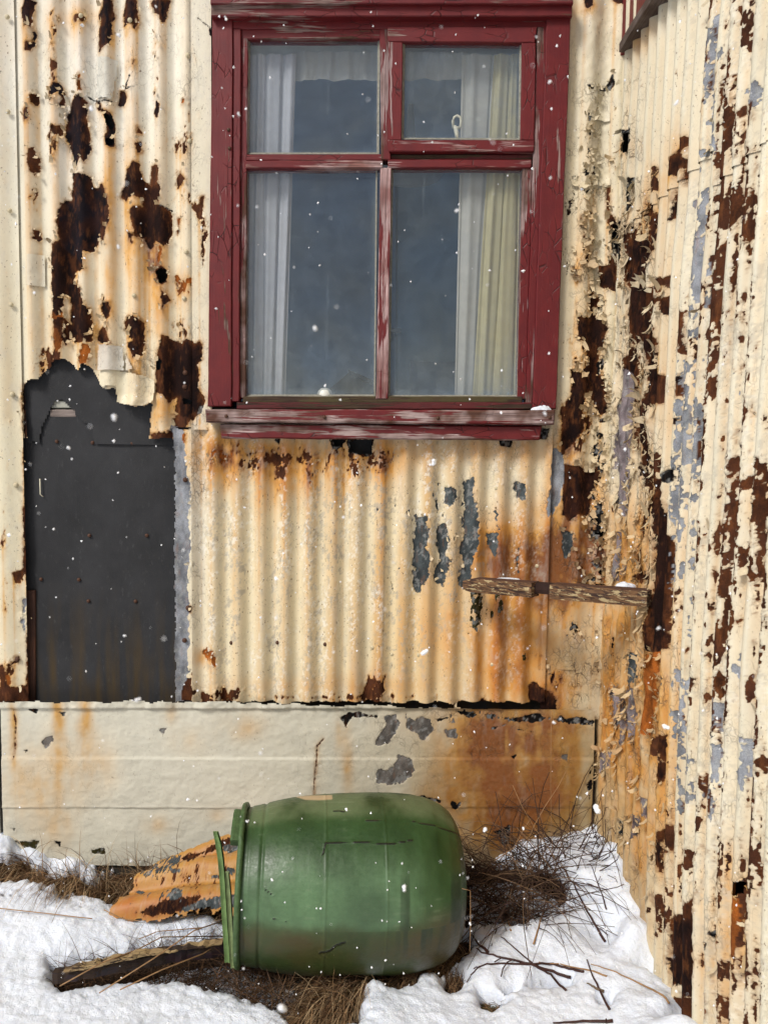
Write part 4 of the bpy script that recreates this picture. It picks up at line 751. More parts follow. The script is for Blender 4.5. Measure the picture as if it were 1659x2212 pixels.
# ================================================================== concrete footing
FY = 2.405
fu, fv = np.meshgrid(np.arange(at(4, 1600, FY)[0], at(1283, 1600, FY)[0], .004), np.arange(at(600, 1500, FY)[2], .02, -.004))
fp = np.stack([fu, np.full_like(fu, FY), fv], -1); fx, fy = proj(fp.reshape(-1, 3)); fx = fx.reshape(fu.shape); fy = fy.reshape(fu.shape)
fpoly = [('conc', cr([(375, 120), (430, 110), (445, 150), (430, 200), (395, 250), (330, 255), (350, 200), (380, 160)]), .6), ('conc', cr([(480, 120), (600, 130), (620, 180), (560, 240), (530, 200), (490, 180)]), .6), ('conc', cr([(660, 180), (720, 180), (725, 215), (680, 230)]), .6),
 ('conc', cr([(440, 310), (500, 330), (520, 390), (450, 440), (340, 440), (335, 390), (400, 370)]), .9), ('black', cr([(160, 120), (200, 90), (350, 110), (340, 130), (220, 110), (185, 165)]), .6), ('black', cr([(500, 515), (570, 495), (650, 530), (560, 535)]), .6), ('black', cr([(685, 530), (745, 540), (740, 590), (710, 570)]), .9),
 ('black', cr([(910, 680), (980, 655), (985, 720), (960, 760), (935, 710)]), .7), ('conc', cr([(1240, 300), (1275, 300), (1270, 335), (1240, 320)]), .4), ('black', cr([(995, 310), (1020, 305), (1010, 325)]), .3), ('conc', cl([(200, 240), (235, 205), (270, 200), (265, 240), (225, 270)]), .5),
 ('black', cl([(140, 80), (190, 80), (180, 100)]), .3), ('black', cl([(290, 95), (325, 95), (315, 115)]), .3), ('moss', cl([(80, 730), (190, 725), (185, 760), (150, 770)]), .6), ('black', cl([(270, 725), (300, 730), (295, 755)]), .4), ('moss', cl([(445, 765), (510, 770), (520, 795), (450, 790)]), .6),
 ('conc', cl([(780, 170), (815, 175), (800, 200), (780, 195)]), .4), ('black', cl([(110, 280), (135, 282), (125, 290)]), .2), ('black', cr([(620, 130), (720, 105), (700, 125), (640, 150)]), .5), ('moss', cl([(50, 660), (85, 660), (75, 675)]), .3),
 ('black', cr([(735, 95), (860, 110), (1000, 130), (1180, 125), (1400, 145)]), .9, 4.5), ('black', cr([(900, 175), (960, 160), (980, 145)]), .2, .9), ('black', cr([(1010, 175), (1070, 190), (1120, 192)]), .2, .9),
 ('brown', cl([(1585, 225), (1555, 260), (1550, 350), (1540, 440), (1540, 500)]), .12, .9), ('brown', cl([(65, 75), (80, 140), (78, 240), (70, 320)]), .25, .8)]
ff = [(640, 1900, 700, 60, .35, 'conc'), (280, 1600, 30, 60, .5, 'conc'), (1000, 1550, 250, 40, .55, 'conc'), (1090, 1800, 100, 60, .5, 'black'), (1275, 1700, 10, 150, .9, 'black'), (130, 1640, 60, 60, .45, 'conc'), (1000, 1640, 150, 40, .35, 'conc')]
fs_ = [(130, 1560, 14, 110, 1.1), (185, 1560, 16, 90, 1.1), (30, 1560, 9, 80, .9), (80, 1690, 90, 90, .65), (130, 1780, 30, 60, .5), (200, 1650, 50, 60, .5), (370, 1540, 14, 20, .7), (525, 1570, 50, 30, .5), (410, 1600, 40, 30, .3), (750, 1640, 12, 80, .8), (730, 1590, 10, 50, .6),
       (1110, 1600, 95, 110, 1.9), (1030, 1620, 55, 80, 1.2), (1150, 1720, 120, 120, 1.4), (1060, 1770, 100, 90, 1.3), (950, 1720, 60, 60, .4), (1230, 1650, 60, 150, .55), (950, 1560, 100, 40, .5), (1190, 1560, 60, 30, 1.1), (1070, 1560, 40, 40, .8), (340, 1780, 30, 20, .4), (470, 1760, 20, 15, .4), (960, 1620, 20, 40, .4)]
ft = [(1150, 1720, 320, 200, .95, (.29, .195, .065)), (800, 1900, 500, 50, .4, (.36, .35, .27)), (1240, 1700, 60, 200, .5, (.33, .30, .15))]
F_, fb = weather(fu, fv, fx, fy, fpoly, ff, fs_, ft, (.615, .60, .50), [(1000, 1600, 300, 120, .5), (130, 1700, 120, 100, .3), (300, 1880, 400, 30, .6)], seed=51, streak=.12, specks=.35, pigment=.3)
ridge = np.exp(-((fy - (1637.5 + (fx - 300) * .004)) / 1.8) ** 2) * ss(900, 500, fx) + np.exp(-((fy - 1743.5 - (fx - 300) * .006) / 1.8) ** 2) * ss(760, 520, fx)
fp[..., 1] += -peel(fb, fu, fv, 55, .002) - ridge * .0022 * (.4 + .9 * ss(-.4, .4, fbm(fu, fv * 0, 9, 3, 62))) + fbm(fu, fv * 1.6, 6, 4, 56) * .0028 + fbm(fu, fv * 1.4, 55, 4, 57, .7) * .0010 - .012 * ss(1533, 1527, fy) * ss(1285, 1270, fx) * (1 + .5 * fbm(fu, fv, 25, 3, 58)) - .003 * ss(1637, 1640, fy) + .003 * ss(1743, 1746, fy)
fk = fy > 1512 + fbm(fu, fv * 0, 30, 4, 59) * 4 + .028 * np.clip(fx - 500, 0, 2000)
M_CONC = mat_weathered(); M_CONC.name = 'painted_concrete'
footing = link('foundation_wall', grid_mesh('foundation_wall', fp, fk, F_, flip=True), M_CONC, None, 'low painted concrete footing below the steel sheets, rust stained at its right end', 'foundation')
# body of the footing behind the face, the dark joint at its right end, and its run to the left
def block(name, x0, x1, y0, y1, z0, z1, mat, parent=None, **kw):
    v = [(x, y, z) for x in (x0, x1) for y in (y0, y1) for z in (z0, z1)]
    return link(name, from_lists(name, v, [(0, 1, 3, 2), (4, 6, 7, 5), (0, 4, 5, 1), (2, 3, 7, 6), (1, 5, 7, 3), (0, 2, 6, 4)]), mat, parent, **kw)
zt = at(600, 1530, FY)[2]
M_DARKC = mat_simple('dark_concrete', (.06, .055, .045), .95, .5, 30, .003, 80)
block('footing_core', fu.min() + .01, fu.max() - .002, FY + .012, FY + .2, -.1, zt - .06, M_DARKC, footing)
block('footing_core', fu.max() - .004, xc + .02, FY + .028, FY + .2, -.1, zt, M_DARKC, footing)
block('footing_core', XL - 1.8, fu.min() - .012, FY + .004, FY + .2, -.1, zt, mat_simple('pale_footing', (.46, .44, .35), .9, .4, 6, .003, 60), footing)
tl = [at(px, 1521 + .022 * px, FY) for px in np.linspace(2, 1283, 60)]
# ================================================================== red window
WIN = empty('window', at(830, 880, 2.40), 'old red painted wooden window of four panes, one in a small casement', 'window')
MR0 = mat_wood('red_paint_sound', wear=-.05, axis='z', crack=.9); MR1 = mat_wood('red_paint_worn_upright', wear=.50, axis='z', crack=.8, off=3, wood=(.42, .30, .29))
MR1h = mat_wood('red_paint_worn_level', wear=.42, axis='x', crack=.8, off=5, wood=(.55, .40, .39), wood2=(.30, .14, .12)); MR2 = mat_wood('red_paint_mostly_gone', wear=.60, axis='z', off=9, crack=.6, wood=(.60, .42, .41), wood2=(.34, .17, .16))
MR2h = mat_wood('red_sill_paint_half_gone', wear=.52, axis='x', off=2.3, scale=.7, crack=.9, wood=(.56, .43, .41), wood2=(.13, .055, .035)); MRh = mat_wood('red_paint_sound_level', wear=.08, axis='x', off=12, crack=.9)
MR3h = mat_wood('brown_wet_rail', paint=(.11, .018, .018), wear=.55, axis='x', off=7, wood=(.075, .05, .028), wood2=(.04, .022, .015))
MWet = mat_wood('mossy_rail', paint=(.07, .06, .02), wear=.4, axis='x', off=17, wood=(.09, .06, .03), wood2=(.05, .03, .02))
MPut = mat_simple('putty', (.30, .29, .24), .8, .45, 90, .001, 300)
def wb(name, x0, y0, x1, y1, Y, th, mat, **k): return box_px(name, x0, y0, x1, y1, Y, th, mat, WIN, **k)
# outer casing boards
wb('casing_board', 0, 0, 0, 0, 2.398, .05, MR0, quad=[(459, 30), (503, 30), (500, 878), (449, 878)])
wb('casing_board', 0, 0, 0, 0, 2.404, .04, MR0, quad=[(503.5, 62), (521, 62), (517, 868), (500.5, 868)])
wb('casing_board', 0, 0, 0, 0, 2.394, .05, MR0, quad=[(1181, 36), (1233, 36), (1201, 884), (1150, 882)])
wb('casing_board', 0, 0, 0, 0, 2.404, .04, MR1, quad=[(1160, 58), (1180.5, 58), (1149.5, 876), (1136, 874)])
wb('head_board', 455, -26, 1238, 8, 2.365, .07, MRh); wb('head_board', 457, 8.5, 1236, 35, 2.378, .07, MRh)
wb('head_board', 460, 34, 1232, 62, 2.406, .03, MRh); wb('top_rail', 521, 62, 1160, 84, 2.412, .04, MRh)
# fixed frame
wb('frame_stile', 0, 0, 0, 0, 2.413, .045, MR1, quad=[(521.5, 62), (536, 62), (531, 860), (517.5, 860)])
wb('mullion', 0, 0, 0, 0, 2.408, .045, MR1, quad=[(820, 62), (838, 62), (844, 345), (823, 345)])
wb('mullion', 0, 0, 0, 0, 2.407, .045, MR2, quad=[(822, 362), (846, 362), (838, 862), (812, 862)])
wb('frame_stile', 0, 0, 0, 0, 2.413, .045, MR1, quad=[(1129, 362), (1150, 362), (1136, 862), (1117, 862)])
wb('transom', 531, 333, 827, 347, 2.411, .04, MR1h); wb('transom', 531, 346.5, 827, 363, 2.405, .045, MR1h)
wb('transom', 835, 333, 1152, 345, 2.417, .03, MR3h); wb('transom', 838, 344, 1148, 362, 2.407, .045, MR1h)
wb('bottom_rail', 525, 856, 1128, 870, 2.410, .04, MWet); wb('bottom_rail', 512, 869, 1150, 884, 2.402, .05, MR3h)
wb('window_sill', 0, 0, 0, 0, 2.355, .085, MR2h, quad=[(444, 884), (1201, 886), (1198, 918), (446, 912)], label='long upper sill board, paint half gone', bev=.005, rough=.002)
wb('sill_apron', 0, 0, 0, 0, 2.374, .06, MR2h, quad=[(476, 916), (1172, 920), (1166, 951), (479, 947)], label='lower apron board with white weathered streaks', bev=.004, rough=.002)
# casement, upper right, proud of the frame
CASE = [((837, 57), (1161, 57), (1155, 92), (838, 90), MRh, 'casement_rail'), ((838, 302), (1155, 302), (1153, 327), (840, 327), MR1h, 'casement_rail')]
for (a, b_, c, d, m_, nme) in CASE: wb(nme, 0, 0, 0, 0, 2.398, .035, m_, quad=[a, b_, c, d])
wb('casement_stile', 0, 0, 0, 0, 2.3975, .035, MR1, quad=[(838, 89), (870, 91), (867, 303), (840, 303)]); wb('casement_stile', 0, 0, 0, 0, 2.3975, .035, mat_wood('red_casement_stile', wear=.2, axis='z', off=31, crack=.9), quad=[(1127, 92), (1157, 92), (1154, 303), (1124, 302)])
# putty beads round the panes
PANES = [((536, 84), (821, 84), (819, 333), (533, 333)), ((870, 91), (1127, 92), (1124, 302), (867, 301)), ((533, 363), (815, 363), (811, 857), (530, 857)), ((846, 363), (1130, 363), (1118, 858), (839, 858))]
def mat_glass():
    m = bpy.data.materials.new('dusty_window_glass'); m.use_nodes = True; t = m.node_tree; t.nodes.clear(); n = N(t)
    o = n.n('OutputMaterial'); tr = n.n('BsdfTransparent'); tr.inputs[0].default_value = (.94, .96, .97, 1); gl = n.n('BsdfGlossy'); gl.inputs['Roughness'].default_value = .03
    lw = n.n('LayerWeight'); lw.inputs[0].default_value = .5
    p = n.pos(); bmp = n.bump(n.noise(p, 6, 2), .004, .5); t.links.new(bmp, gl.inputs['Normal'])
    m1 = n.n('MixShader'); n.set(m1.inputs[0], n.math('ADD', n.math('MULTIPLY', n.math('POWER', lw.outputs['Facing'], 5.0), .9), .062, True)); t.links.new(tr.outputs[0], m1.inputs[1]); t.links.new(gl.outputs[0], m1.inputs[2])
    df = n.n('BsdfDiffuse'); dirt = n.attr('dirt', 'Fac')
    col = n.mix(n.mapr(n.noise(p, 5, 2), .35, .65), (.27, .36, .46), (.31, .36, .37)); t.links.new(col, df.inputs[0])
    k = n.math('MULTIPLY', dirt, n.mapr(n.noise(p, 24, 5, .65), .25, .75, .6, 1.5), True)
    run = n.mapr(n.noise(n.pos((1, 1, .07)), 40, 3), .64, .70, 0, .05); k = n.math('ADD', k, run)
    sp = n.mapr(n.noise(p, 260, 2, .7), .70, .74, 0, .22); k = n.math('ADD', k, sp, True)
    m2 = n.n('MixShader'); t.links.new(k, m2.inputs[0]); t.links.new(m1.outputs[0], m2.inputs[1]); t.links.new(df.outputs[0], m2.inputs[2]); t.links.new(m2.outputs[0], o.inputs[0]); return m
M_GLASS = mat_glass()
for i, Q in enumerate(PANES):
    Yg = 2.417 if i == 1 else 2.430
    a, b_, c, d = [at(px, py, Yg) for px, py in Q]
    g = np.linspace(-.02, 1.02, 36); TU, TV = np.meshgrid(g, g)
    P = a * ((1 - TU) * (1 - TV))[..., None] + b_ * (TU * (1 - TV))[..., None] + c * (TU * TV)[..., None] + d * ((1 - TU) * TV)[..., None]
    ed = np.minimum(np.minimum(TU, 1 - TU) * 2.2, np.minimum(TV, 1 - TV) * 2.0); low = TV
    dirt = .10 + .30 * np.exp(-np.clip(ed, 0, 1) / .03) + .13 * ss(.60, 1.02, low) * (i > 1) + .02 * low + (.05 if i == 1 else 0) * (1 + TU)
    link('glass_pane', grid_mesh('glass_pane', P, None, {'dirt': np.clip(dirt, 0, .8)}, flip=True), M_GLASS, WIN)
    mx = max(0, 1)
    for (s, e) in ((0, 1), (1, 2), (2, 3), (3, 0)):
        q0, q1 = np.array(Q[s]), np.array(Q[e]); cen = np.mean(Q, 0); w = 5.0 if s in (1, 3) else 4.0
        n0 = q0 + (cen - q0) / np.linalg.norm(cen - q0) * w * 1.4; n1 = q1 + (cen - q1) / np.linalg.norm(cen - q1) * w * 1.4
        va = [at(*q0, Yg - .010), at(*q1, Yg - .010), at(*n1, Yg - .0015), at(*n0, Yg - .0015), at(*q0, Yg + .003), at(*q1, Yg + .003)]
        link('putty_bead', from_lists('putty_bead', va, [(0, 3, 2, 1), (0, 1, 5, 4), (0, 4, 3), (1, 2, 5)]), MPut, WIN)
# nails in sill, casing
for (x, y, Y) in ((489, 899, 2.352), (701, 901, 2.352), (946, 903, 2.352), (1187, 902, 2.352), (494, 280, 2.396), (496, 320, 2.396)): nail(at(x, y, Y), False, WIN, .8)
# casement latch inside the glass
def tube(pts, rad, n=6, cap=True):
    pts = [np.array(p, float) for p in pts]; V_, Fs = [], []
    if not hasattr(rad, '__len__'): rad = [rad] * len(pts)
    for i, p in enumerate(pts):
        d = pts[min(i + 1, len(pts) - 1)] - pts[max(i - 1, 0)]; d = d / (np.linalg.norm(d) + 1e-9)
        a = np.cross(d, [0.13, 0.31, .94]); 
        if np.linalg.norm(a) < 1e-3: a = np.cross(d, [1, 0, 0])
        a /= np.linalg.norm(a); b_ = np.cross(d, a)
        for k in range(n): V_.append(p + rad[i] * (a * math.cos(2 * math.pi * k / n) + b_ * math.sin(2 * math.pi * k / n)))
    for i in range(len(pts) - 1):
        for k in range(n): Fs.append((i * n + k, i * n + (k + 1) % n, (i + 1) * n + (k + 1) % n, (i + 1) * n + k))
    if cap: Fs.append(tuple(range(n))[::-1]); Fs.append(tuple((len(pts) - 1) * n + k for k in range(n)))
    return V_, Fs
def tube_obj(name, pts, rad, mat, parent=None, n=6, **kw):
    V_, Fs = tube(pts, rad, n); return link(name, from_lists(name, V_, Fs, True), mat, parent, **kw)
M_BRASS = mat_simple('pale_latch', (.80, .76, .58), .45, .2, 200)
lc = [(979, 276), (978, 262), (981, 253), (987, 250), (994, 253), (996, 262), (994, 276), (993, 298), (984, 298), (982, 276)]
tube_obj('casement_latch', [at(x, y, 2.424) for x, y in lc[:7]], .0042, M_BRASS, WIN); tube_obj('casement_latch', [at(982, 272, 2.424), at(986, 285, 2.424), at(988, 300, 2.424)], [.005, .0075, .008], M_BRASS, WIN)
tube_obj('casement_latch', [at(979, 276, 2.424), at(994, 276, 2.424)], .004, M_BRASS, WIN)

tube_obj('straw_bit', [at(87, 1034, 2.45), at(88, 1068, 2.449), at(94, 1073, 2.449)], .0016, M_BRASS, BW)
# ------------------------------------------------------------------ what stands behind the glass
ROOM = mat_simple('blue_grey_room_paint', (.34, .45, .58), .7, .25, 3); ROOMF = mat_simple('dark_room_floor', (.10, .08, .06), .6, .4, 10)
x0, x1, y0, y1, z0, z1 = -1.9, xc - .06, 2.52, 4.4, .55, 2.95
def quadm(name, v, mat, parent=None, **kw): return link(name, from_lists(name, v, [tuple(range(len(v)))]), mat, parent, **kw)
quadm('room_wall', [(x0, y1, z0), (x1, y1, z0), (x1, y1, z1), (x0, y1, z1)], ROOM, kind='structure'); # left side of the room left open, a gap added to let sky light in
quadm('room_wall', [(x0, y0, z0), (x0, 3.1, z0), (x0, 3.1, z1), (x0, y0, z1)], ROOM, kind='structure')
quadm('room_wall', [(x1, y0, z0), (x1, y1, z0), (x1, y1, z1), (x1, y0, z1)], ROOM, kind='structure'); quadm('room_ceiling', [(x0, y0, z1), (x1, y0, z1), (x1, y1, z1), (x0, y1, z1)], ROOM, kind='structure')
quadm('room_floor', [(x0, y0, z0), (x1, y0, z0), (x1, y1, z0), (x0, y1, z0)], ROOMF, kind='structure')
# inner face of the outside wall, with the window opening left free
wa, wb2 = at(506, 300, y0)[0], at(1165, 300, y0)[0]; wt, wz = at(800, 40, y0)[2], at(800, 874, y0)[2]
for (a, b_, c, d) in ((x0, wa, z0, z1), (wb2, x1, z0, z1), (wa, wb2, wt, z1), (wa, wb2, z0, wz)):
    quadm('room_wall', [(a, y0, c), (b_, y0, c), (b_, y0, d), (a, y0, d)], ROOM, kind='structure')
M_REV = mat_simple('pale_reveal', (.42, .46, .45), .6, .2, 20)
for v in ([(wa, 2.44, wz), (wa, y0, wz), (wa, y0, wt), (wa, 2.44, wt)], [(wb2, 2.44, wz), (wb2, y0, wz), (wb2, y0, wt), (wb2, 2.44, wt)], [(wa, 2.44, wt), (wb2, 2.44, wt), (wb2, y0, wt), (wa, y0, wt)], [(wa, 2.44, wz), (wb2, 2.44, wz), (wb2, y0 + .06, wz), (wa, y0 + .06, wz)]):
    quadm('window_reveal', v, M_REV, WIN)
wb('pelmet_board', 528, 80, 1140, 126, 2.50, .02, M_REV)
DO = empty('room_door', at(960, 800, 4.36), 'dim blue door with a lever handle seen through the lower right pane', 'door')
ROOM2 = mat_simple('blue_door_paint', (.36, .52, .64), .5, .25, 4)
box_px('door_leaf', 858, 300, 1060, 1100, 4.35, .04, ROOM2, DO, seg=.2); box_px('door_frame', 838, 280, 855, 1100, 4.33, .06, ROOM, DO, seg=.2); box_px('door_panel', 885, 780, 1040, 1000, 4.345, .01, ROOM, DO, seg=.2)
hp = at(846, 714, 4.0); tube_obj('door_handle', [hp + (0, .3, 0), hp, hp + (.05, 0, 0)], .013, mat_simple('steel_lever', (.30, .32, .32), .25, .1, 50, spec=.8), DO, 8)
BD = empty('bed_frame', at(790, 870, 3.2), 'dark slanted bed end low behind the lower left pane', 'bed')
box_px('bed_board', 0, 0, 0, 0, 3.2, .5, mat_simple('dark_bed_wood', (.045, .05, .055), .5, .3, 30), BD, quad=[(754, 804), (815, 830), (830, 900), (640, 900)], seg=.2)
box_px('bed_rail', 0, 0, 0, 0, 3.17, .03, mat_simple('bed_rail_wood', (.02, .022, .025), .5, .3, 30), BD, quad=[(752, 798), (816, 826), (816, 836), (754, 808)], seg=.2)
lp_ = at(885, 383, 3.4)
def lathe(prof, n=24, axis='z'):
    V_, Fs = [], []
    for (r, h) in prof:
        for k in range(n):
            a = 2 * math.pi * k / n; V_.append((r * math.cos(a), r * math.sin(a), h))
    for i in range(len(prof) - 1):
        for k in range(n): Fs.append((i * n + k, i * n + (k + 1) % n, (i + 1) * n + (k + 1) % n, (i + 1) * n + k))
    return V_, Fs
v_, f_ = lathe([(.001, 0), (.08, -.004), (.13, .0), (.145, .02), (.12, .05), (.03, .07), (.012, .3), (.001, .3)])
o_ = link('ceiling_lamp', from_lists('ceiling_lamp', v_, f_, True), mat_simple('lamp_glass', (.45, .47, .47), .4, .1, 20), None, 'faint round lamp hanging in the dark room behind the upper panes', 'lamp'); o_.location = lp_
v_, f_ = lathe([(.001, .028), (.012, .026), (.021, .018), (.025, .006), (.024, -.008), (.018, -.018), (.012, -.024), (.012, -.03), (.001, -.03)], 20)
o_ = link('round_knob', from_lists('round_knob', v_, f_, True), mat_simple('white_knob', (.72, .72, .66), .4, .1, 50), None, 'small round white knob standing inside on the sill of the lower left pane', 'knob'); o_.location = at(702, 857, 2.448)

# curtains
def mat_cloth(name, col, alpha=.9, weave=True):
    m, t, b, o = nmat(name); n = N(t); p = n.pos((1, 0, 1))
    c = n.attr('fold'); b.inputs['Roughness'].default_value = .9; b.inputs['Specular IOR Level'].default_value = .1
    w1 = n.n('TexWave', wave_type='BANDS', bands_direction='X'); w1.inputs['Scale'].default_value = 110; t.links.new(p, w1.inputs[0])
    w2 = n.n('TexWave', wave_type='BANDS', bands_direction='Z'); w2.inputs['Scale'].default_value = 110; t.links.new(p, w2.inputs[0])
    g = n.math('MULTIPLY', w1.outputs[1], w2.outputs[1]); net = n.attr('net', 'Fac')
    al = n.math('SUBTRACT', alpha, n.math('MULTIPLY', n.math('MULTIPLY', g, .6), net)); 
    n.set(b.inputs['Base Color'], n.mix(n.mapr(n.noise(n.pos(), 30, 3), .3, .7), tuple(x * .88 for x in col), tuple(col)))
    tl_ = n.n('BsdfTranslucent'); tl_.inputs[0].default_value = (*col, 1); tp = n.n('BsdfTransparent')
    ms = n.n('MixShader'); ms.inputs[0].default_value = .12; t.links.new(b.outputs[0], ms.inputs[1]); t.links.new(tl_.outputs[0], ms.inputs[2])
    m2 = n.n('MixShader'); t.links.new(al, m2.inputs[0]); t.links.new(tp.outputs[0], m2.inputs[1]); t.links.new(ms.outputs[0], m2.inputs[2]); t.links.new(m2.outputs[0], o.inputs[0]); return m
def curtain(name, tl_, tr_, br_, bl_, Y, amp, nf, mat, label, seed=0, hem=True, wav=0):
    a, b_, c, d = [at(px, py, Y) for px, py in (tl_, tr_, br_, bl_)]
    TU, TV = np.meshgrid(np.linspace(0, 1, 90), np.linspace(0, 1, 60))
    P = a * ((1 - TU) * (1 - TV))[..., None] + b_ * (TU * (1 - TV))[..., None] + c * (TU * TV)[..., None] + d * ((1 - TU) * TV)[..., None]
    ph = TU * nf * 2 * math.pi + fbm(TU * 2, TV * .5, 1, 3, seed) * 2.2
    P[..., 1] += amp * (np.sin(ph) + .4 * np.sin(2.3 * ph + 1)); P[..., 0] += amp * .5 * np.cos(ph) * np.sin(np.pi * TU)
    if wav: P[..., 2] -= TV * wav * (np.sin(TU * 5 * 2 * math.pi) + .4 * vn(TU * 9, TV * 0, seed))
    net = np.exp(-((TU - .62) / .14) ** 2)
    cu = link(name, grid_mesh(name, P, None, {'net': net}, flip=True), mat, None, label, 'curtain')
    if hem:
        link('hem', grid_mesh('hem', P[:, -4:] + np.array([0, -.002, 0]) if hem == 'r' else P[:, :4] + np.array([0, -.002, 0]), None, {'net': net[:, :4] * 0}, flip=True), mat, cu)
    return cu
MC1 = mat_cloth('white_net_cloth', (.50, .51, .54), .98); MC2 = mat_cloth('cream_cloth', (.52, .47, .28), .97); MC3 = mat_cloth('valance_cloth', (.42, .43, .41), .95)
curtain('curtain', (536, 118), (640, 118), (616, 866), (528, 866), 2.468, .0055, 3.2, MC1, 'white net curtain hanging behind the left panes', 3, 'r')
curtain('curtain', (998, 118), (1135, 118), (1075, 866), (982, 866), 2.470, .0055, 3.0, mat_cloth('ivory_net', (.50, .49, .44), .98), 'ivory net curtain hanging behind the right panes', 8, 'l')
curtain('curtain', (1068, 118), (1140, 118), (1128, 866), (1020, 866), 2.459, .006, 2.6, MC2, 'yellowish curtain gathered at the far right edge of the window', 12, 'l')
curtain('valance', (630, 112), (1010, 112), (1010, 173), (630, 173), 2.485, .004, 9, MC3, 'patterned short valance across the top of the window', 15, None, .0025)

# ================================================================== red trim of the window on the right wall
TR = empty('window', (xc, 1.8, 2.56), 'red painted window trim high in the corner on the right wall, its grey underside showing', 'window')
MRy = mat_wood('red_trim', wear=.25, axis='y', off=41, crack=.8); MGy = mat_wood('grey_bare_trim', wear=2.5, axis='y', off=44, wood=(.22, .18, .16), wood2=(.10, .07, .055))
def beam(name, xa, xb, ya, yb, za, zb, mat, parent, label=None, tilt=0.0, n=40, seed=0, **kw):
    t = np.linspace(0, 1, n); V_, Fs = [], []
    for i, k in enumerate(t):
        y = ya + (yb - ya) * k; jz = .003 * vn(np.array([k * 14]), np.array([0.]), seed)[0] + tilt * k; jx = .002 * vn(np.array([k * 11]), np.array([5.]), seed)[0]
        V_ += [(xa + jx, y, za + jz), (xb, y, za + jz), (xb, y, zb + jz), (xa + jx, y, zb + jz)]
    for i in range(n - 1):
        for k in range(4): Fs.append((i * 4 + k, (i + 1) * 4 + k, (i + 1) * 4 + (k + 1) % 4, i * 4 + (k + 1) % 4))
    Fs += [(0, 1, 2, 3), tuple((n - 1) * 4 + k for k in (3, 2, 1, 0))]
    return link(name, from_lists(name, V_, Fs), mat, parent, label, **kw)
zb_ = atx(1392, 48, xc - .02)[2]; print('trim z', zb_)
pA = atx(1354, 93, xc - .012); pB = atx(1434, 0, xc - .03)
print('pA', pA, 'pB', pB)
beam('trim_board', xc - .004, xc + .03, 2.424, 1.20, pA[2] + .016, pA[2] + .40, MRy, TR, None, -.02)
beam('sill_board', xc - .026, xc + .03, 2.38, 1.20, pA[2] - .010, pA[2] + .015, MGy, TR, 'grey bare lower board', -.045, seed=3)
beam('trim_board', xc - .010, xc + .01, 2.426, 2.39, pA[2] + .0, pA[2] + .4, MRy, TR, None, 0, n=4)

# ================================================================== wooden rail across the corner
def mat_rail():
    m, t, b, o = nmat('weathered_flaking_rail'); n = N(t); p = n.pos((1, 1, 1), obj=True)
    st = n.pos((.06, .6, 2.6), obj=True)
    g = n.noise(st, 55, 4, .65, .8); v = n.noise(n.pos((.22, .8, 2.4), obj=True), 50, 4, .7)
    c = n.mix(n.mapr(g, .42, .56), (.035, .014, .008), (.17, .085, .035))
    c = n.mix(n.mapr(v, .555, .59), c, (.42, .32, .17)); sep = n.n('SeparateXYZ'); t.links.new(n.pos(obj=True), sep.inputs[0])
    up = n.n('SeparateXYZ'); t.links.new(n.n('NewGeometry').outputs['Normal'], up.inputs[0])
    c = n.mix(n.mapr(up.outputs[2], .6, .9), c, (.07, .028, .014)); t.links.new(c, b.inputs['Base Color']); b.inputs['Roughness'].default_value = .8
    t.links.new(n.bump(n.math('ADD', g, v), .006), b.inputs['Normal']); return m
MRAIL = mat_rail()
RA = np.array(at(1008, 1262, 2.36)); RBx = xc + .012; rb0 = atx(1404, 1292, xc - .006); RB = np.array(rb0)
RL = empty('wooden_rail', tuple((RA + RB) / 2), 'weathered wooden rail with flaking yellow paint crossing the rusty corner', 'rail')
dv = RB - RA; Lr = np.linalg.norm(dv); dv /= Lr; nv = np.cross(dv, [0, 0, 1]); nv /= np.linalg.norm(nv); uv = np.cross(nv, dv)
if nv[1] > 0: nv = -nv
def rail_seg(s0, s1, name, zt_=.021, zb2=-.021, f=.022, label=None, mat=MRAIL):
    n = 24; V_, Fs = [], []
    for i in range(n):
        s = s0 + (s1 - s0) * i / (n - 1); c = RA + dv * s * Lr
        tp = 1 - .35 * max(0, .06 - s) / .06
        a = vn(np.array([s * 30, s * 30, s * 30]), np.array([0., 3, 7]), 4) * .0018
        for (q, w) in ((f + a[0], zt_ * tp + a[1]), (f + .002 + a[1], 0 + a[2]), (f - .001 + a[2], zb2 * tp), (-.022, zb2 * tp), (-.022, zt_ * tp + .001)):
            V_.append(c + nv * q + np.array([0, 0, w]))
    m_ = 5
    for i in range(n - 1):
        for k in range(m_): Fs.append((i * m_ + k, i * m_ + (k + 1) % m_, (i + 1) * m_ + (k + 1) % m_, (i + 1) * m_ + k))
    Fs += [tuple(range(m_))[::-1], tuple((n - 1) * m_ + k for k in range(m_))]
    o = link(name, from_lists(name, V_, Fs), mat, RL, label); return o
rail_seg(0, .415, 'rail_board'); rail_seg(.515, 1, 'rail_board'); rail_seg(.41, .52, 'rail_notch', .019, -.012, .000, 'dark notch cut into the rail', mat_simple('notch_wood', (.03, .012, .008), .8, .4, 80))

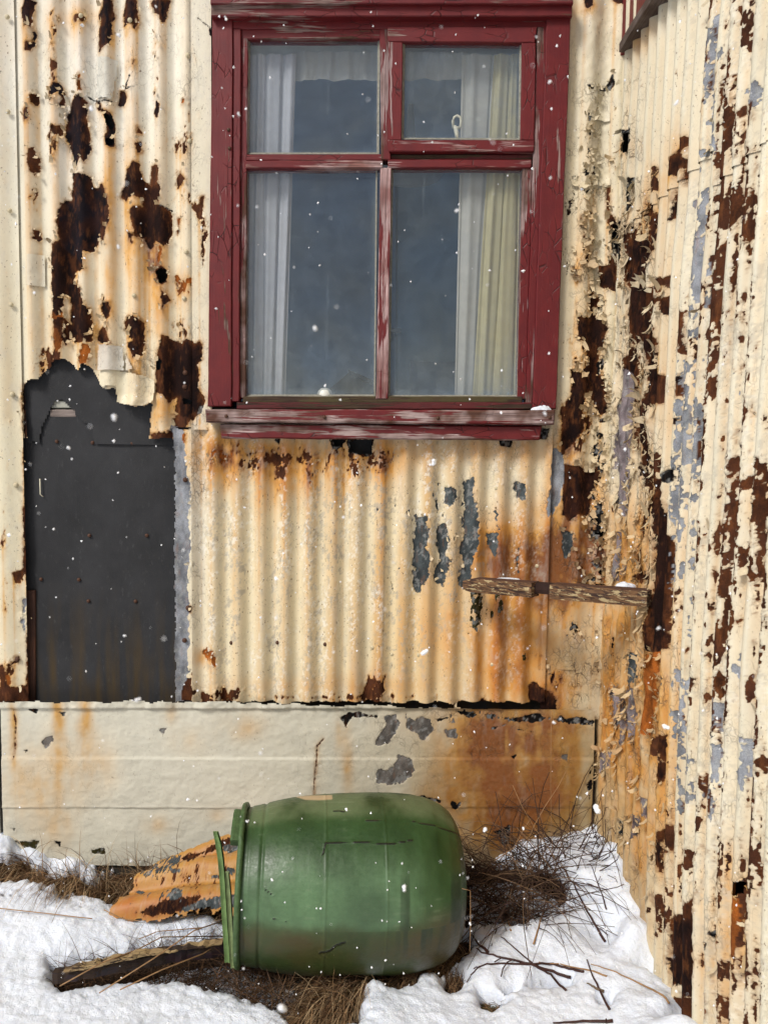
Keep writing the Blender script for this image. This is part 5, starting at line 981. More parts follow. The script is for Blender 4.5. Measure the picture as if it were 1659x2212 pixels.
# ================================================================== green plastic barrel
def mat_barrel():
    m, t, b, o = nmat('weathered_green_plastic'); n = N(t); c = n.attr('bcol'); p = n.pos(obj=True)
    f = n.noise(n.pos((.5, 1, 1), obj=True), 150, 4, .65); g = n.noise(p, 420, 2)
    cc = n.mix(n.mapr(f, .3, .7), n.mix(.22, c, (.015, .03, .012)), c); cc = n.mix(n.mapr(g, .68, .74, 0, .5), cc, (.03, .04, .015))
    ck = n.attr('crackm', 'Fac'); cc = n.mix(n.mapr(ck, .45, .6), cc, (.008, .010, .005))
    t.links.new(cc, b.inputs['Base Color']); n.set(b.inputs['Roughness'], n.mapr(f, .3, .7, .30, .55)); b.inputs['Specular IOR Level'].default_value = .42
    h = n.math('SUBTRACT', n.math('MULTIPLY', n.noise(p, 60, 4), .5), ck); t.links.new(n.bump(h, .002), b.inputs['Normal']); return m
MB_ = mat_barrel()
BY, BZ = 2.01, .212
bl_tip = .026
BRL = empty('barrel', (-.08, BY, 0), 'green plastic barrel lying on its side against the footing, brown stained underneath', 'barrel')
prof = [(-.352, .196), (-.345, .200), (-.336, .201), (-.331, .204), (-.322, .205), (-.300, .2105), (-.270, .218), (-.23, .2255), (-.17, .2325), (-.10, .2365), (-.02, .238), (.05, .237), (.10, .233), (.145, .223), (.18, .208), (.205, .188), (.222, .160), (.232, .12), (.236, .07), (.237, 0.0)]
ps = np.array(prof); 
from_s = np.concatenate([[0], np.cumsum(np.hypot(np.diff(ps[:, 0]), np.diff(ps[:, 1])))]); tt = np.linspace(0, from_s[-1], 230)
ps[:, 1] *= .945; sx = np.interp(tt, from_s, ps[:, 0]); sr = np.interp(tt, from_s, ps[:, 1])
ker = np.array([1, 2, 3, 4, 3, 2, 1.]); ker /= ker.sum(); srs = np.convolve(np.pad(sr, 3, 'edge'), ker, 'valid'); srs[-6:] = sr[-6:]; sxs = np.convolve(np.pad(sx, 3, 'edge'), ker, 'valid'); sxs[-4:] = sx[-4:]
srs = np.where(sx < -.325, sr, srs); sx = np.where(sx < -.325, sx, sxs)
TH, SX = np.meshgrid(np.linspace(0, 2 * math.pi, 300), sx); _, SR = np.meshgrid(np.linspace(0, 1, 300), srs)
# th = 0 towards the camera (-y), going up
dn = .9 * np.exp(-((SX + .06) / .06) ** 2) * np.exp(-((np.sin(TH) + .9) / .2) ** 2) * .008
rad = SR + fbm(SX * 3, np.cos(TH) * .6 + np.sin(TH) * 1.7, 1, 3, 66) * .0018 - dn + .0016 * np.exp(-((SX + .140) / .002) ** 2) + .0012 * np.exp(-((SX - .012) / .0015) ** 2) - .004 * np.exp(-((SX + .298) / .004) ** 2)
lx_ = SX; ly_ = -np.cos(TH) * rad; lz_ = np.sin(TH) * rad
yaw = .10; tl2 = -bl_tip
R1 = np.stack([lx_ * math.cos(yaw) - ly_ * math.sin(yaw), lx_ * math.sin(yaw) + ly_ * math.cos(yaw), lz_], -1)
R2 = np.stack([R1[..., 0] * math.cos(tl2) - R1[..., 2] * math.sin(tl2), R1[..., 1], R1[..., 0] * math.sin(tl2) + R1[..., 2] * math.cos(tl2)], -1)
Pb_ = R2 + np.array([-.012, BY, BZ])
bx_, by_ = proj(Pb_.reshape(-1, 3)); bx_ = bx_.reshape(TH.shape); by_ = by_.reshape(TH.shape)
front = (R1[..., 1] < .05)
sinT = np.sin(TH); n3 = fbm(SX * 5, sinT * 1.2, 1, 5, 67); n4 = fbm(SX * 20, sinT * 4, 1, 4, 68); n5 = fbm(SX * 60, TH * 1.5, 1, 3, 69); qS = np.sin(TH - .50); n6 = fbm(SX * 9, TH * 1.3, 1, 5, 64, .65)
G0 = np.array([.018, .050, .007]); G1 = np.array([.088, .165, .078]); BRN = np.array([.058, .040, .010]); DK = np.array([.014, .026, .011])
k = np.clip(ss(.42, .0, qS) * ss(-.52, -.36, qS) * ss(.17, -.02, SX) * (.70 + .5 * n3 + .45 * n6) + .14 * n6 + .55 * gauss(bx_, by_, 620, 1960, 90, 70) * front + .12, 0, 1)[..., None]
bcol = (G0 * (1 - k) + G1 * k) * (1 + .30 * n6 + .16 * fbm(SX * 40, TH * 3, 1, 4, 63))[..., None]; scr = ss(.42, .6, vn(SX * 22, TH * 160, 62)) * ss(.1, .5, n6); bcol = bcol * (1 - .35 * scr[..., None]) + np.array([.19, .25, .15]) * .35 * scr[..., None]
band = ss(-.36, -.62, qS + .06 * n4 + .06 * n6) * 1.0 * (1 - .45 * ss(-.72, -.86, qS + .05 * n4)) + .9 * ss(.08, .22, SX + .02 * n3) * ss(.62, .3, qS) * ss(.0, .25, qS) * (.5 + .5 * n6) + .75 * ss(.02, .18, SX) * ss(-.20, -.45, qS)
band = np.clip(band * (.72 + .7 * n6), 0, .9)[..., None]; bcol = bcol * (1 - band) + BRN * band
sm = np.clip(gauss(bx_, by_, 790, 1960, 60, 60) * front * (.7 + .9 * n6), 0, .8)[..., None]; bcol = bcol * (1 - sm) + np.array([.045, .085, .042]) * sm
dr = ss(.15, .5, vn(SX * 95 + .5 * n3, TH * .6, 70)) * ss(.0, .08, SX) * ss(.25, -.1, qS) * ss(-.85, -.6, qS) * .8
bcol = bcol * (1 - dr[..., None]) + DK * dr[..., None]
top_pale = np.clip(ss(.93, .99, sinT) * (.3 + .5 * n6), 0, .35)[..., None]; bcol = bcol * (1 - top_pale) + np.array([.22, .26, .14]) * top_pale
pt = (np.clip(poly_sd(bx_, by_, [(640, 1721), (668, 1719), (716, 1718), (718, 1726), (690, 1728), (660, 1727)]) * .5 + .8, 0, 1) * (sinT > .5))[..., None]; bcol = bcol * (1 - pt) + np.array([.50, .37, .21]) * pt
cm = np.full(TH.shape, -60.)
for q, w in (([(702, 1822), (712, 1821), (760, 1818), (800, 1821), (845, 1823), (880, 1817), (890, 1815)], 1.0), ([(703, 1822), (700, 1838), (697, 1846)], .8), ([(690, 2058), (712, 2054), (725, 2042), (745, 2035)], 1.2), ([(940, 1785), (985, 1800), (1000, 1812)], .7), ([(891, 1775), (940, 1784)], .6), ([(790, 1772), (830, 1774)], .5), ([(720, 1752), (745, 1753)], .5), ([(590, 1985), (620, 1990)], .5), ([(572, 1920), (590, 1935)], .4)):
    cm = np.maximum(cm, line_sd(bx_, by_, q, w) + n5 * .5)
crk = np.exp(-np.clip(-cm, 0, 60) / 1.0) * front * (cm > -6)
seam = .5 * (np.exp(-((SX + .140) / .0016) ** 2)) + .35 * np.exp(-((SX - .012) / .0012) ** 2)
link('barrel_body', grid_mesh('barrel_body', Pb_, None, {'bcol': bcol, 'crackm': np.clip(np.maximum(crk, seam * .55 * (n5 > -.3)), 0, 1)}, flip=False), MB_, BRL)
def bpt(s, th, r):
    r = r * .945
    x, y, z = s, -math.cos(th) * r, math.sin(th) * r
    X, Y_ = x * math.cos(yaw) - y * math.sin(yaw), x * math.sin(yaw) + y * math.cos(yaw)
    return np.array([X * math.cos(tl2) - z * math.sin(tl2) - .012, Y_ + BY, X * math.sin(tl2) + z * math.cos(tl2) + BZ])
# inner bore, rolled rim
MRIM = mat_simple('green_rim', (.075, .135, .05), .45, .45, 60, .0015, 200)
V_, Fs = [], []; nn_ = 120
for i in range(nn_ + 1):
    th = 2 * math.pi * i / nn_
    for (s, r) in ((-.352, .194), (-.20, .215), (.10, .215), (.225, .02)): V_.append(bpt(s, th, r))
for i in range(nn_):
    for k_ in range(3): Fs.append((i * 4 + k_, i * 4 + k_ + 1, (i + 1) * 4 + k_ + 1, (i + 1) * 4 + k_))
link('barrel_inside', from_lists('barrel_inside', V_, Fs, True), mat_simple('dark_green_inside', (.02, .04, .015), .6), BRL)
V_, Fs = [], []; sec = [(-.358, .196), (-.360, .205), (-.357, .213), (-.349, .214), (-.345, .207), (-.345, .198)]
for i in range(nn_ + 1):
    th = 2 * math.pi * i / nn_; lug = .006 * (1 if 1.0 < th < 1.75 else 0)
    for (s, r) in sec: V_.append(bpt(s - lug * .3, th, r + lug * (r > .2)))
for i in range(nn_):
    for k_ in range(6): Fs.append((i * 6 + k_, (i + 1) * 6 + k_, (i + 1) * 6 + (k_ + 1) % 6, i * 6 + (k_ + 1) % 6))
link('rim', from_lists('rim', V_, Fs, True), MRIM, BRL)
V_, Fs = [], []
for i in range(25):
    th = 1.02 + .55 * i / 24
    for (s, r) in ((-.372, .188), (-.380, .192), (-.380, .214), (-.374, .216), (-.359, .214), (-.359, .188)): V_.append(bpt(s, th, r))
for i in range(24):
    for k_ in range(6): Fs.append((i * 6 + k_, (i + 1) * 6 + k_, (i + 1) * 6 + (k_ + 1) % 6, i * 6 + (k_ + 1) % 6))
Fs += [tuple(range(6)), tuple(24 * 6 + k_ for k_ in range(6))[::-1]]
link('rim_lug', from_lists('rim_lug', V_, Fs), MRIM, BRL)
# split-off strips of the rim, standing beside it
def strip(name, pts, w, mat, label, Y0=1.86):
    V_, Fs = [], []; n = len(pts)
    for i, (px, py, Y) in enumerate(pts):
        c = at(px, py, Y); ww = w * (1 if i else .8)
        for (dx, dy) in ((-ww, .004), (-ww * .8, -.004), (-.0015, -.002), (.0015, -.002), (ww * .8, -.005), (ww, .004)): V_.append(c + np.array([dx, dy, 0]))
    for i in range(n - 1):
        for k_ in range(6): Fs.append((i * 6 + k_, i * 6 + (k_ + 1) % 6, (i + 1) * 6 + (k_ + 1) % 6, (i + 1) * 6 + k_))
    Fs += [tuple(range(6))[::-1], tuple((n - 1) * 6 + k_ for k_ in range(6))]
    return link(name, from_lists(name, V_, Fs, False), mat, None, label, 'plastic strip')
MST = mat_simple('green_strip', (.16, .26, .09), .5, .5, 40, .001, 250)
strip('plastic_strip', [(466, 1797, 1.93), (472, 1822, 1.93), (477, 1855, 1.925), (481, 1900, 1.92), (484, 1950, 1.91), (487, 2000, 1.90), (490, 2040, 1.89), (492, 2078, 1.88)], .0085, MST, 'long green plastic strip bowed beside the barrel rim, taller of the two')
strip('plastic_strip', [(491, 1884, 1.90), (494, 1920, 1.90), (497, 1970, 1.89), (500, 2020, 1.88), (502, 2060, 1.875), (504, 2090, 1.87)], .0065, mat_simple('pale_green_strip', (.23, .30, .13), .5, .5, 40, .001, 250), 'short pale green plastic strip between the bowed strip and the barrel rim')

# ================================================================== orange corrugated sheet lying behind the barrel
def orange_base(U, V, PX, PY): return np.zeros(U.shape + (3,)) + np.array([.42, .215, .042])
A0, A1, A2, A3 = at(225, 1990, 2.06), at(340, 1872, 2.33), at(600, 1768, 2.37), at(600, 1975, 2.02)
TU, TV = np.meshgrid(np.linspace(0, 1, 210), np.linspace(0, 1, 120))
Pd = A1 * ((1 - TU) * (1 - TV))[..., None] + A2 * (TU * (1 - TV))[..., None] + A3 * (TU * TV)[..., None] + A0 * ((1 - TU) * TV)[..., None]
Pd[..., 2] += .018 * np.sin(TV * 2 * math.pi * 2.6 + .7) + .03 * np.sin(np.pi * TV); Pd[..., 1] -= .008 * np.sin(TV * 2 * math.pi * 2.6)
Pd += (fbm(TU * 3, TV * 2, 1, 3, 71) * .008)[..., None]
qx, qy = proj(Pd.reshape(-1, 3)); qx = qx.reshape(TU.shape); qy = qy.reshape(TU.shape)
dp = [('slate', cl([(690, 870), (760, 810), (880, 800), (870, 850), (800, 855), (770, 900), (700, 900)]), 1.2), ('slate', cl([(820, 990), (860, 955), (890, 970), (880, 1000), (850, 1020)]), .8), ('dark', cl([(680, 1080), (780, 1030), (900, 1010), (980, 1000), (960, 1030), (860, 1080)]), 1.0), ('slate', cl([(880, 1050), (1080, 990), (1180, 990), (1180, 1040), (900, 1075)]), 1.0),
      ('slate', cl([(1090, 750), (1170, 725), (1170, 765), (1100, 780)]), .8), ('dark', cl([(900, 810), (1000, 770), (1170, 690), (1170, 720), (1010, 790), (920, 830)]), .9), ('slate', cl([(1035, 895), (1070, 885), (1075, 905), (1040, 908)]), .5), ('slate', cl([(1115, 862), (1145, 862), (1140, 890), (1118, 885)]), .5), ('slate', cl([(610, 970), (640, 962), (630, 985)]), .4), ('slate', cl([(670, 975), (710, 978), (700, 988)]), .4), ('slate', cl([(840, 860), (885, 862), (880, 882), (845, 880)]), .5)]
D_, db_ = weather(TU * .9 + 5, TV * .5 + 3, qx, qy, dp, [(400, 1900, 200, 60, .68, 'brown'), (380, 1930, 160, 60, .62, 'slate'), (420, 1960, 120, 14, .8, 'dark'), (350, 1880, 60, 14, .8, 'slate')], [(300, 1960, 90, 40, .9), (470, 1850, 60, 30, .4), (450, 1940, 80, 20, .8)], [], orange_base, [], seed=73, streak=.2, specks=.4)
kd = (TU > .015 + .02 * fbm(TV * 30, TV * 0, 1, 3, 74)) & (TV > .03 + .06 * fbm(TU * 22, TU * 0, 1, 3, 75)) & (TV < .96 + .05 * fbm(TU * 22, TU * 0, 1, 3, 76))
link('metal_sheet', grid_mesh('metal_sheet', Pd, kd, D_, flip=True), M_STEEL, None, 'orange painted corrugated sheet with grey bare spots lying behind the barrel', 'metal sheet')
# long plank lying in front of the snow, left
PLK = empty('plank', (-.9, 1.8, 0), 'long dark plank with a yellow chipped edge lying under the snow, left of the barrel', 'plank')
def plank_part(name, pts, dz, dy, mat, label=None, seed=0):
    V_, Fs = [], []; n = 60; xs_ = np.linspace(pts[0][0], pts[-1][0], n)
    for i, px in enumerate(xs_):
        py = np.interp(px, [p[0] for p in pts], [p[1] for p in pts]); Y = np.interp(px, [p[0] for p in pts], [p[2] for p in pts]); th_ = np.interp(px, [p[0] for p in pts], [p[3] for p in pts])
        c = at(px, py, Y); j = vn(np.array([i * .5, i * .5 + 9]), np.array([0., 2.]), seed) * .004
        for (a, b_) in ((0, 0), (0, -1), (1, -1), (1, 0)): V_.append(c + np.array([0, a * dy + j[0] * (1 - a), b_ * th_ * dz + (j[1] if b_ == 0 else 0)]))
    for i in range(n - 1):
        for k_ in range(4): Fs.append((i * 4 + k_, i * 4 + (k_ + 1) % 4, (i + 1) * 4 + (k_ + 1) % 4, (i + 1) * 4 + k_))
    Fs += [(3, 2, 1, 0), tuple((n - 1) * 4 + k_ for k_ in range(4))]
    return link(name, from_lists(name, V_, Fs), mat, PLK, label)
plank_part('plank_board', [(112, 2106, 1.79, 1.2), (180, 2096, 1.81, 1.1), (330, 2064, 1.87, 1.3), (505, 2036, 1.93, 1.5)], .022, .022, mat_wood('dark_plank', paint=(.012, .013, .016), wear=.5, wood=(.035, .022, .014), wood2=(.010, .007, .005), axis='x', off=52), None, 5)
plank_part('plank_edge', [(135, 2099, 1.784, .8), (190, 2087, 1.804, 1.0), (260, 2072, 1.83, 1.0), (330, 2058, 1.864, .9), (420, 2046, 1.896, .6), (480, 2038, 1.92, .3)], .0075, .022, mat_wood('yellow_edge', paint=(.40, .29, .14), wear=.62, wood=(.10, .06, .03), wood2=(.03, .02, .015), axis='x', off=57), 'chipped yellow upper edge', 8)
# ================================================================== ground: soil, snow, dead grass
ctrl = []
def cw(px, py, Y=2.395): p = at(px, py, Y); ctrl.append((p[0], p[1], p[2] - .03))
def cx_(px, py): p = atx(px, py, xc - .02); ctrl.append((p[0], p[1], p[2] - .03))
for q in ((-120, 1800), (0, 1812), (60, 1840), (130, 1868), (230, 1880), (330, 1880), (430, 1860), (520, 1850), (640, 1870), (780, 1880), (900, 1870), (1010, 1862), (1080, 1846), (1150, 1822), (1200, 1818), (1245, 1806), (1280, 1796)): cw(*q)
for q in ((1312, 1830), (1338, 1928), (1366, 1995), (1396, 2090), (1440, 2160), (1475, 2212)): cx_(*q)
for x in np.linspace(-2.2, .7, 12):
    for y in (.95, 1.2, 1.45, 1.7, 1.88): ctrl.append((x, y, 0.0 if x < .45 else -.03))
for q in ((-.9, 2.1, .03), (-.6, 2.1, .0), (-1.2, 2.1, .05), (-.3, 2.1, -.01), (0, 2.1, -.01), (.3, 2.1, .01), (.5, 2.1, .03), (.62, 2.2, .12), (.5, 2.25, .10), (.62, 2.0, .0), (-1.6, 2.2, .12), (-.95, 2.25, .08), (.66, 1.5, -.1), (.66, 1.2, -.1)): ctrl.append(q)
CT = np.array(ctrl)
def Hm(x, y):
    x = np.asarray(x, float); y = np.asarray(y, float); num = np.zeros_like(x); den = np.zeros_like(x)
    for cx0, cy0, cz0 in CT:
        w = 1 / (((x - cx0) ** 2 + (y - cy0) ** 2) + .0008) ** 1.6; num += w * cz0; den += w
    return num / den
SA = [(108, 2104), (150, 2095), (330, 2062), (480, 2035), (505, 2030), (600, 2060), (900, 2050), (1010, 2030), (1020, 2060), (985, 2092), (950, 2120), (930, 2108), (905, 2120), (890, 2140), (860, 2148), (800, 2136), (782, 2150), (775, 2230), (640, 2240), (600, 2200), (540, 2178), (480, 2160), (400, 2142), (330, 2143), (250, 2140), (180, 2146), (135, 2160), (112, 2135)]
SB = [(60, 1868), (120, 1893), (200, 1905), (240, 1890), (280, 1872), (330, 1868), (420, 1840), (530, 1835), (530, 2010), (460, 1995), (400, 1990), (330, 1983), (260, 1975), (180, 1950), (90, 1930), (-40, 1905), (-80, 1850)]
SC = [(1005, 1875), (1060, 1868), (1110, 1868), (1160, 1874), (1200, 1895), (1226, 1925), (1228, 1950), (1190, 1985), (1150, 2000), (1110, 2012), (1060, 2008), (1005, 2015)]
SC2 = [(1205, 1840), (1230, 1800), (1262, 1780), (1275, 1830), (1262, 1870), (1245, 1905), (1222, 1905)]
S5 = [[(966, 2112), (990, 2105), (1004, 2125), (990, 2150), (972, 2158), (962, 2140)], [(1040, 2168), (1080, 2172), (1088, 2182), (1060, 2198), (1042, 2192)], [(1085, 2158), (1110, 2150), (1120, 2152), (1095, 2164)], [(1140, 2150), (1180, 2143), (1232, 2138), (1230, 2145), (1180, 2152)], [(1300, 2186), (1318, 2180), (1316, 2190)], [(1225, 1940), (1262, 1950), (1275, 1962), (1240, 1958)], [(1278, 1850), (1315, 1868), (1310, 1876), (1280, 1862)]]
def ground_fields(x, y):
    H = Hm(x, y)
    gx, gy = proj(np.stack([x, y, H], -1).reshape(-1, 3)); gx = gx.reshape(x.shape); gy = gy.reshape(x.shape)
    w = fbm(x, y, 22, 4, 201) * 8 + fbm(x, y, 70, 3, 202) * 4
    sa = poly_sd(gx, gy, SA) + w; sb = poly_sd(gx, gy, SB) + w * 1.6; sc = poly_sd(gx, gy, SC) + w
    f = np.maximum(np.maximum(sa, sb), sc)
    for q in S5: f = np.maximum(f, poly_sd(gx, gy, q) + w * .5 + 1)
    return H, gx, gy, f, sa, sc, sb
gu, gv = np.meshgrid(np.arange(-2.1, .80, .0055), np.arange(2.45, .95, -.0055))
GH, ggx, ggy, gf, gsa, gsc, gsb = ground_fields(gu, gv)
soil = GH - .012 + fbm(gu, gv, 12, 4, 203) * .010 - .10 * ss(0, 25, gsc) - .05 * ss(0, 25, gsa)
snow_t = .046 * (1 - np.exp(-np.clip(-gf, 0, 60) / 9.0)) - .05 * ss(-1, 5, gf)
lump = fbm(gu, gv, 6, 4, 204) * .009 + fbm(gu, gv, 26, 4, 205) * .0045 + fbm(gu, gv, 80, 4, 206, .7) * .0034 - .006 * ss(.1, .6, fbm(gu, gv, 34, 3, 209)) * ss(40, 0, -gf)
bankn = ss(60, -60, np.abs(ggy - 1955)) * ss(360, 200, ggx)
snowz = GH + snow_t + lump * ss(4, -14, gf) - .055 * ss(.25, .75, fbm(gu, gv, 40, 4, 207)) * bankn * .6
snowz = np.where(gu < -.9 , snowz, snowz)
def mat_snow():
    m, t, b, o = nmat('fresh_snow'); n = N(t); p = n.pos()
    d = n.attr('dirty', 'Fac'); g = n.noise(p, 320, 3, .7)
    c = n.mix(n.mapr(n.noise(p, 30, 4), .3, .7), (.74, .80, .90), (.79, .84, .91))
    c = n.mix(n.math('MULTIPLY', d, n.mapr(n.noise(p, 70, 4, .65), .40, .62), True), c, (.17, .11, .075))
    t.links.new(c, b.inputs['Base Color']); b.inputs['Roughness'].default_value = .7; b.inputs['Specular IOR Level'].default_value = .25
    b.inputs['Subsurface Weight'].default_value = .25; b.inputs['Subsurface Radius'].default_value = (.010, .012, .016); b.inputs['Subsurface Scale'].default_value = 1.0
    h = n.math('ADD', g, n.math('MULTIPLY', n.noise(p, 110, 4, .65), 1.8)); t.links.new(n.bump(h, .0030, .8), b.inputs['Normal']); return m
M_SNOW = mat_snow()
dirty = np.clip(bankn * .95 + .75 * np.exp(-np.abs(gf) / 5) * (gsb > -12) + .2 * np.exp(-np.abs(gf) / 3), 0, 1)
kx = gu < xc + .03
link('snow_ground', grid_mesh('snow_ground', np.stack([gu, gv, snowz], -1), kx, {'dirty': dirty}, flip=False), M_SNOW, None, kind='structure')
M_SOIL = mat_simple('dark_wet_soil', (.035, .022, .013), .95, .6, 60, .006, 120)
link('soil_ground', grid_mesh('soil_ground', np.stack([gu, gv, soil], -1)[::2, ::2], kx[::2, ::2], None, flip=False), M_SOIL, None, kind='structure')
BIGR = 300
quadm('snow_field', [(-BIGR, -BIGR, -.06), (BIGR, -BIGR, -.06), (BIGR, BIGR, -.06), (-BIGR, BIGR, -.06)], M_SNOW, None, kind='structure')
# the house behind the walls keeps the sky out
block('house_core', -2.75, xc + .04, 4.5, 4.6, -.1, 3.5, M_DARKC, BW); block('house_core', xc + .055, xc + .5, 2.40, 2.60, -.1, 3.5, M_DARKC, BW)
block('house_core', -2.75, xc + .5, 2.5, 4.5, 3.42, 3.5, M_DARKC, BW); block('house_core', at(1172, 300, 2.50)[0], xc + .05, 2.497, 2.515, .5, 3.45, M_DARKC, BW); block('house_core', -2.75, at(500, 300, 2.50)[0], 2.497, 2.515, .5, 3.45, M_DARKC, BW)

def Hs(x, y):
    i = np.clip((2.45 - np.asarray(y)) / .0055, 0, gu.shape[0] - 1.01); j = np.clip((np.asarray(x) + 2.1) / .0055, 0, gu.shape[1] - 1.01)
    return np.maximum(snowz, soil)[i.astype(int), j.astype(int)]
def hit(px, py, lift=0.0):
    d = ray(px, py); ts = np.linspace(1.0, 3.2, 900); P = CAM + d * ts[:, None]
    H = Hs(P[:, 0], P[:, 1]) + .008 + lift; k = np.where((P[:, 2] < H) | (P[:, 1] > 2.39))[0]
    i = k[0] if len(k) else -1; return P[i]
def hits(pts): return np.array([hit(*p) for p in pts])
# -------- ribbons of grass
def mat_grass():
    m, t, b, o = nmat('dead_straw'); n = N(t); c = n.attr('gcol'); t.links.new(c, b.inputs['Base Color']); b.inputs['Roughness'].default_value = .7; b.inputs['Specular IOR Level'].default_value = .25; return m
M_GRASS = mat_grass()
def blades(name, roots, d0, length, width, cols, grav, label, cat=None, seg=5, spread=.5, parent=None, kind='stuff', seed=0):
    r = np.random.default_rng(seed); n = len(roots)
    d = np.asarray(d0, float) + r.normal(0, spread, (n, 3)); d /= np.linalg.norm(d, axis=1)[:, None]
    L = length * r.uniform(.45, 1.15, n); p = np.array(roots); V_ = np.zeros((n, seg + 1, 2, 3)); bend = r.normal(0, .25, (n, 3))
    w0 = width * r.uniform(.6, 1.3, n); side = np.cross(d, [0, -1.0, .15]) + r.normal(0, .25, (n, 3)); side /= np.linalg.norm(side, axis=1)[:, None] + 1e-9
    for s in range(seg + 1):
        w = w0 * (1 - (s / seg) ** 1.5 * .85)
        V_[:, s, 0] = p - side * w[:, None] / 2; V_[:, s, 1] = p + side * w[:, None] / 2
        p = p + d * (L / seg)[:, None]
        d = d + bend * (1.2 / seg) + np.array([0, 0, -grav / seg]); d /= np.linalg.norm(d, axis=1)[:, None]
        fl = Hm(p[:, 0], p[:, 1]) - .02 ; low = p[:, 2] < fl; p[low, 2] = fl[low]; p[:, 1] = np.minimum(p[:, 1], 2.395)
    base = (np.arange(n) * (seg + 1) * 2)[:, None]; k = np.arange(seg)[None, :] * 2
    F = np.stack([base + k, base + k + 1, base + k + 3, base + k + 2], -1).reshape(-1, 4)
    C_ = np.array(cols)[r.integers(0, len(cols), n)] * r.uniform(.5, 1.3, n)[:, None]
    C_ = np.repeat(C_[:, None, :], (seg + 1) * 2, 1).reshape(-1, 3)
    me = mesh_np(name, V_.reshape(-1, 3), F, {'gcol': np.clip(C_, .01, .8)}); return link(name, me, M_GRASS, parent, label, cat, kind=kind)
def scat(poly, n, seed, fn=None):
    r = np.random.default_rng(seed); p = np.array(poly, float); out = []
    while len(out) < n:
        c = r.uniform(p.min(0), p.max(0), (n * 3, 2)); s = poly_sd(c[:, 0], c[:, 1], poly); c = c[s > 0]; out += [tuple(q) for q in c]
    q = np.array(out[:n]); 
    # project to the ground with one fixed-point pass
    D = np.array([ray(a, b_) for a, b_ in q]); z = np.full(len(q), .02)
    for _ in range(6):
        t_ = (z - EYE) / D[:, 2]; P = CAM + D * t_[:, None]; P[:, 1] = np.minimum(P[:, 1], 2.39); z = Hm(P[:, 0], P[:, 1]) - .01
    P[:, 2] = z; return P
ST, BR, TAN, DKB = (.36, .22, .11), (.13, .07, .035), (.42, .30, .17), (.045, .026, .014)
blades('dry_grass', scat([(60, 1862), (130, 1892), (230, 1893), (330, 1862), (450, 1832), (500, 1830), (480, 1880), (380, 1900), (330, 1950), (250, 1960), (120, 1930), (20, 1890)], 3400, 1), (-.35, -.7, .55), .20, .0022, [ST, BR, BR, TAN], 2.3, 'bank of brown dry grass drooping between the footing and the snow at the left', 'grass', spread=.38, seed=1)
blades('dry_grass', scat([(-60, 1850), (60, 1862), (140, 1905), (240, 1930), (250, 1990), (120, 1985), (-60, 1950)], 1300, 2), (-.5, -.6, .25), .10, .0018, [BR, BR, ST, DKB], 2.0, 'low tangle of matted grass half under grey snow at the far left', 'grass', spread=.6, seed=2)
blades('dry_grass', scat(SA, 3600, 3), (-.3, -.5, .30), .16, .0018, [BR, DKB, DKB, BR], 1.5, 'dark matted grass in the bare hollow in front of the barrel', 'grass', spread=.8, seed=3)
blades('dry_grass', scat([(700, 2120), (800, 2125), (870, 2140), (780, 2160), (770, 2240), (660, 2240), (670, 2190)], 2600, 4), (-.55, -.75, .6), .20, .0019, [TAN, TAN, ST, BR], 2.4, 'pale tan tuft of grass combed down at the bottom edge below the barrel', 'grass', spread=.25, seed=4)
blades('dry_grass', scat([(860, 2105), (1000, 2062), (1015, 2075), (960, 2110), (900, 2130)], 1100, 5), (-.6, -.6, .5), .13, .0018, [ST, TAN, BR], 2.2, 'tan grass tuft poking out under the right end of the barrel', 'grass', spread=.4, seed=5)
blades('dry_grass', scat(S5[0], 420, 6), (-.1, -.7, .5), .06, .0016, [BR, ST, DKB], 2.2, 'small grass tuft in the snow right of the barrel bottom', 'grass', spread=.5, seed=6)
blades('dry_grass', scat(S5[1], 360, 7), (-.1, -.5, .4), .05, .0016, [BR, ST, (.12, .12, .04)], 2.0, 'small mossy grass tuft in the snow near the bottom edge', 'grass', spread=.7, seed=7)
blades('dry_grass', scat([(300, 1872), (420, 1850), (430, 1880), (330, 1925), (260, 1950), (240, 1930)], 500, 9), (-.4, -.9, .55), .17, .0018, [ST, BR, TAN], 2.2, 'long straws hanging over the end of the orange sheet', 'grass', spread=.3, seed=9)
blades('dry_grass', scat([(380, 1985), (500, 1960), (500, 2040), (400, 2035)], 500, 8), (.1, -.5, .3), .14, .0016, [ST, BR, TAN], 1.6, 'sparse grass stalks under the orange sheet beside the plastic strips', 'grass', spread=.7, seed=8)
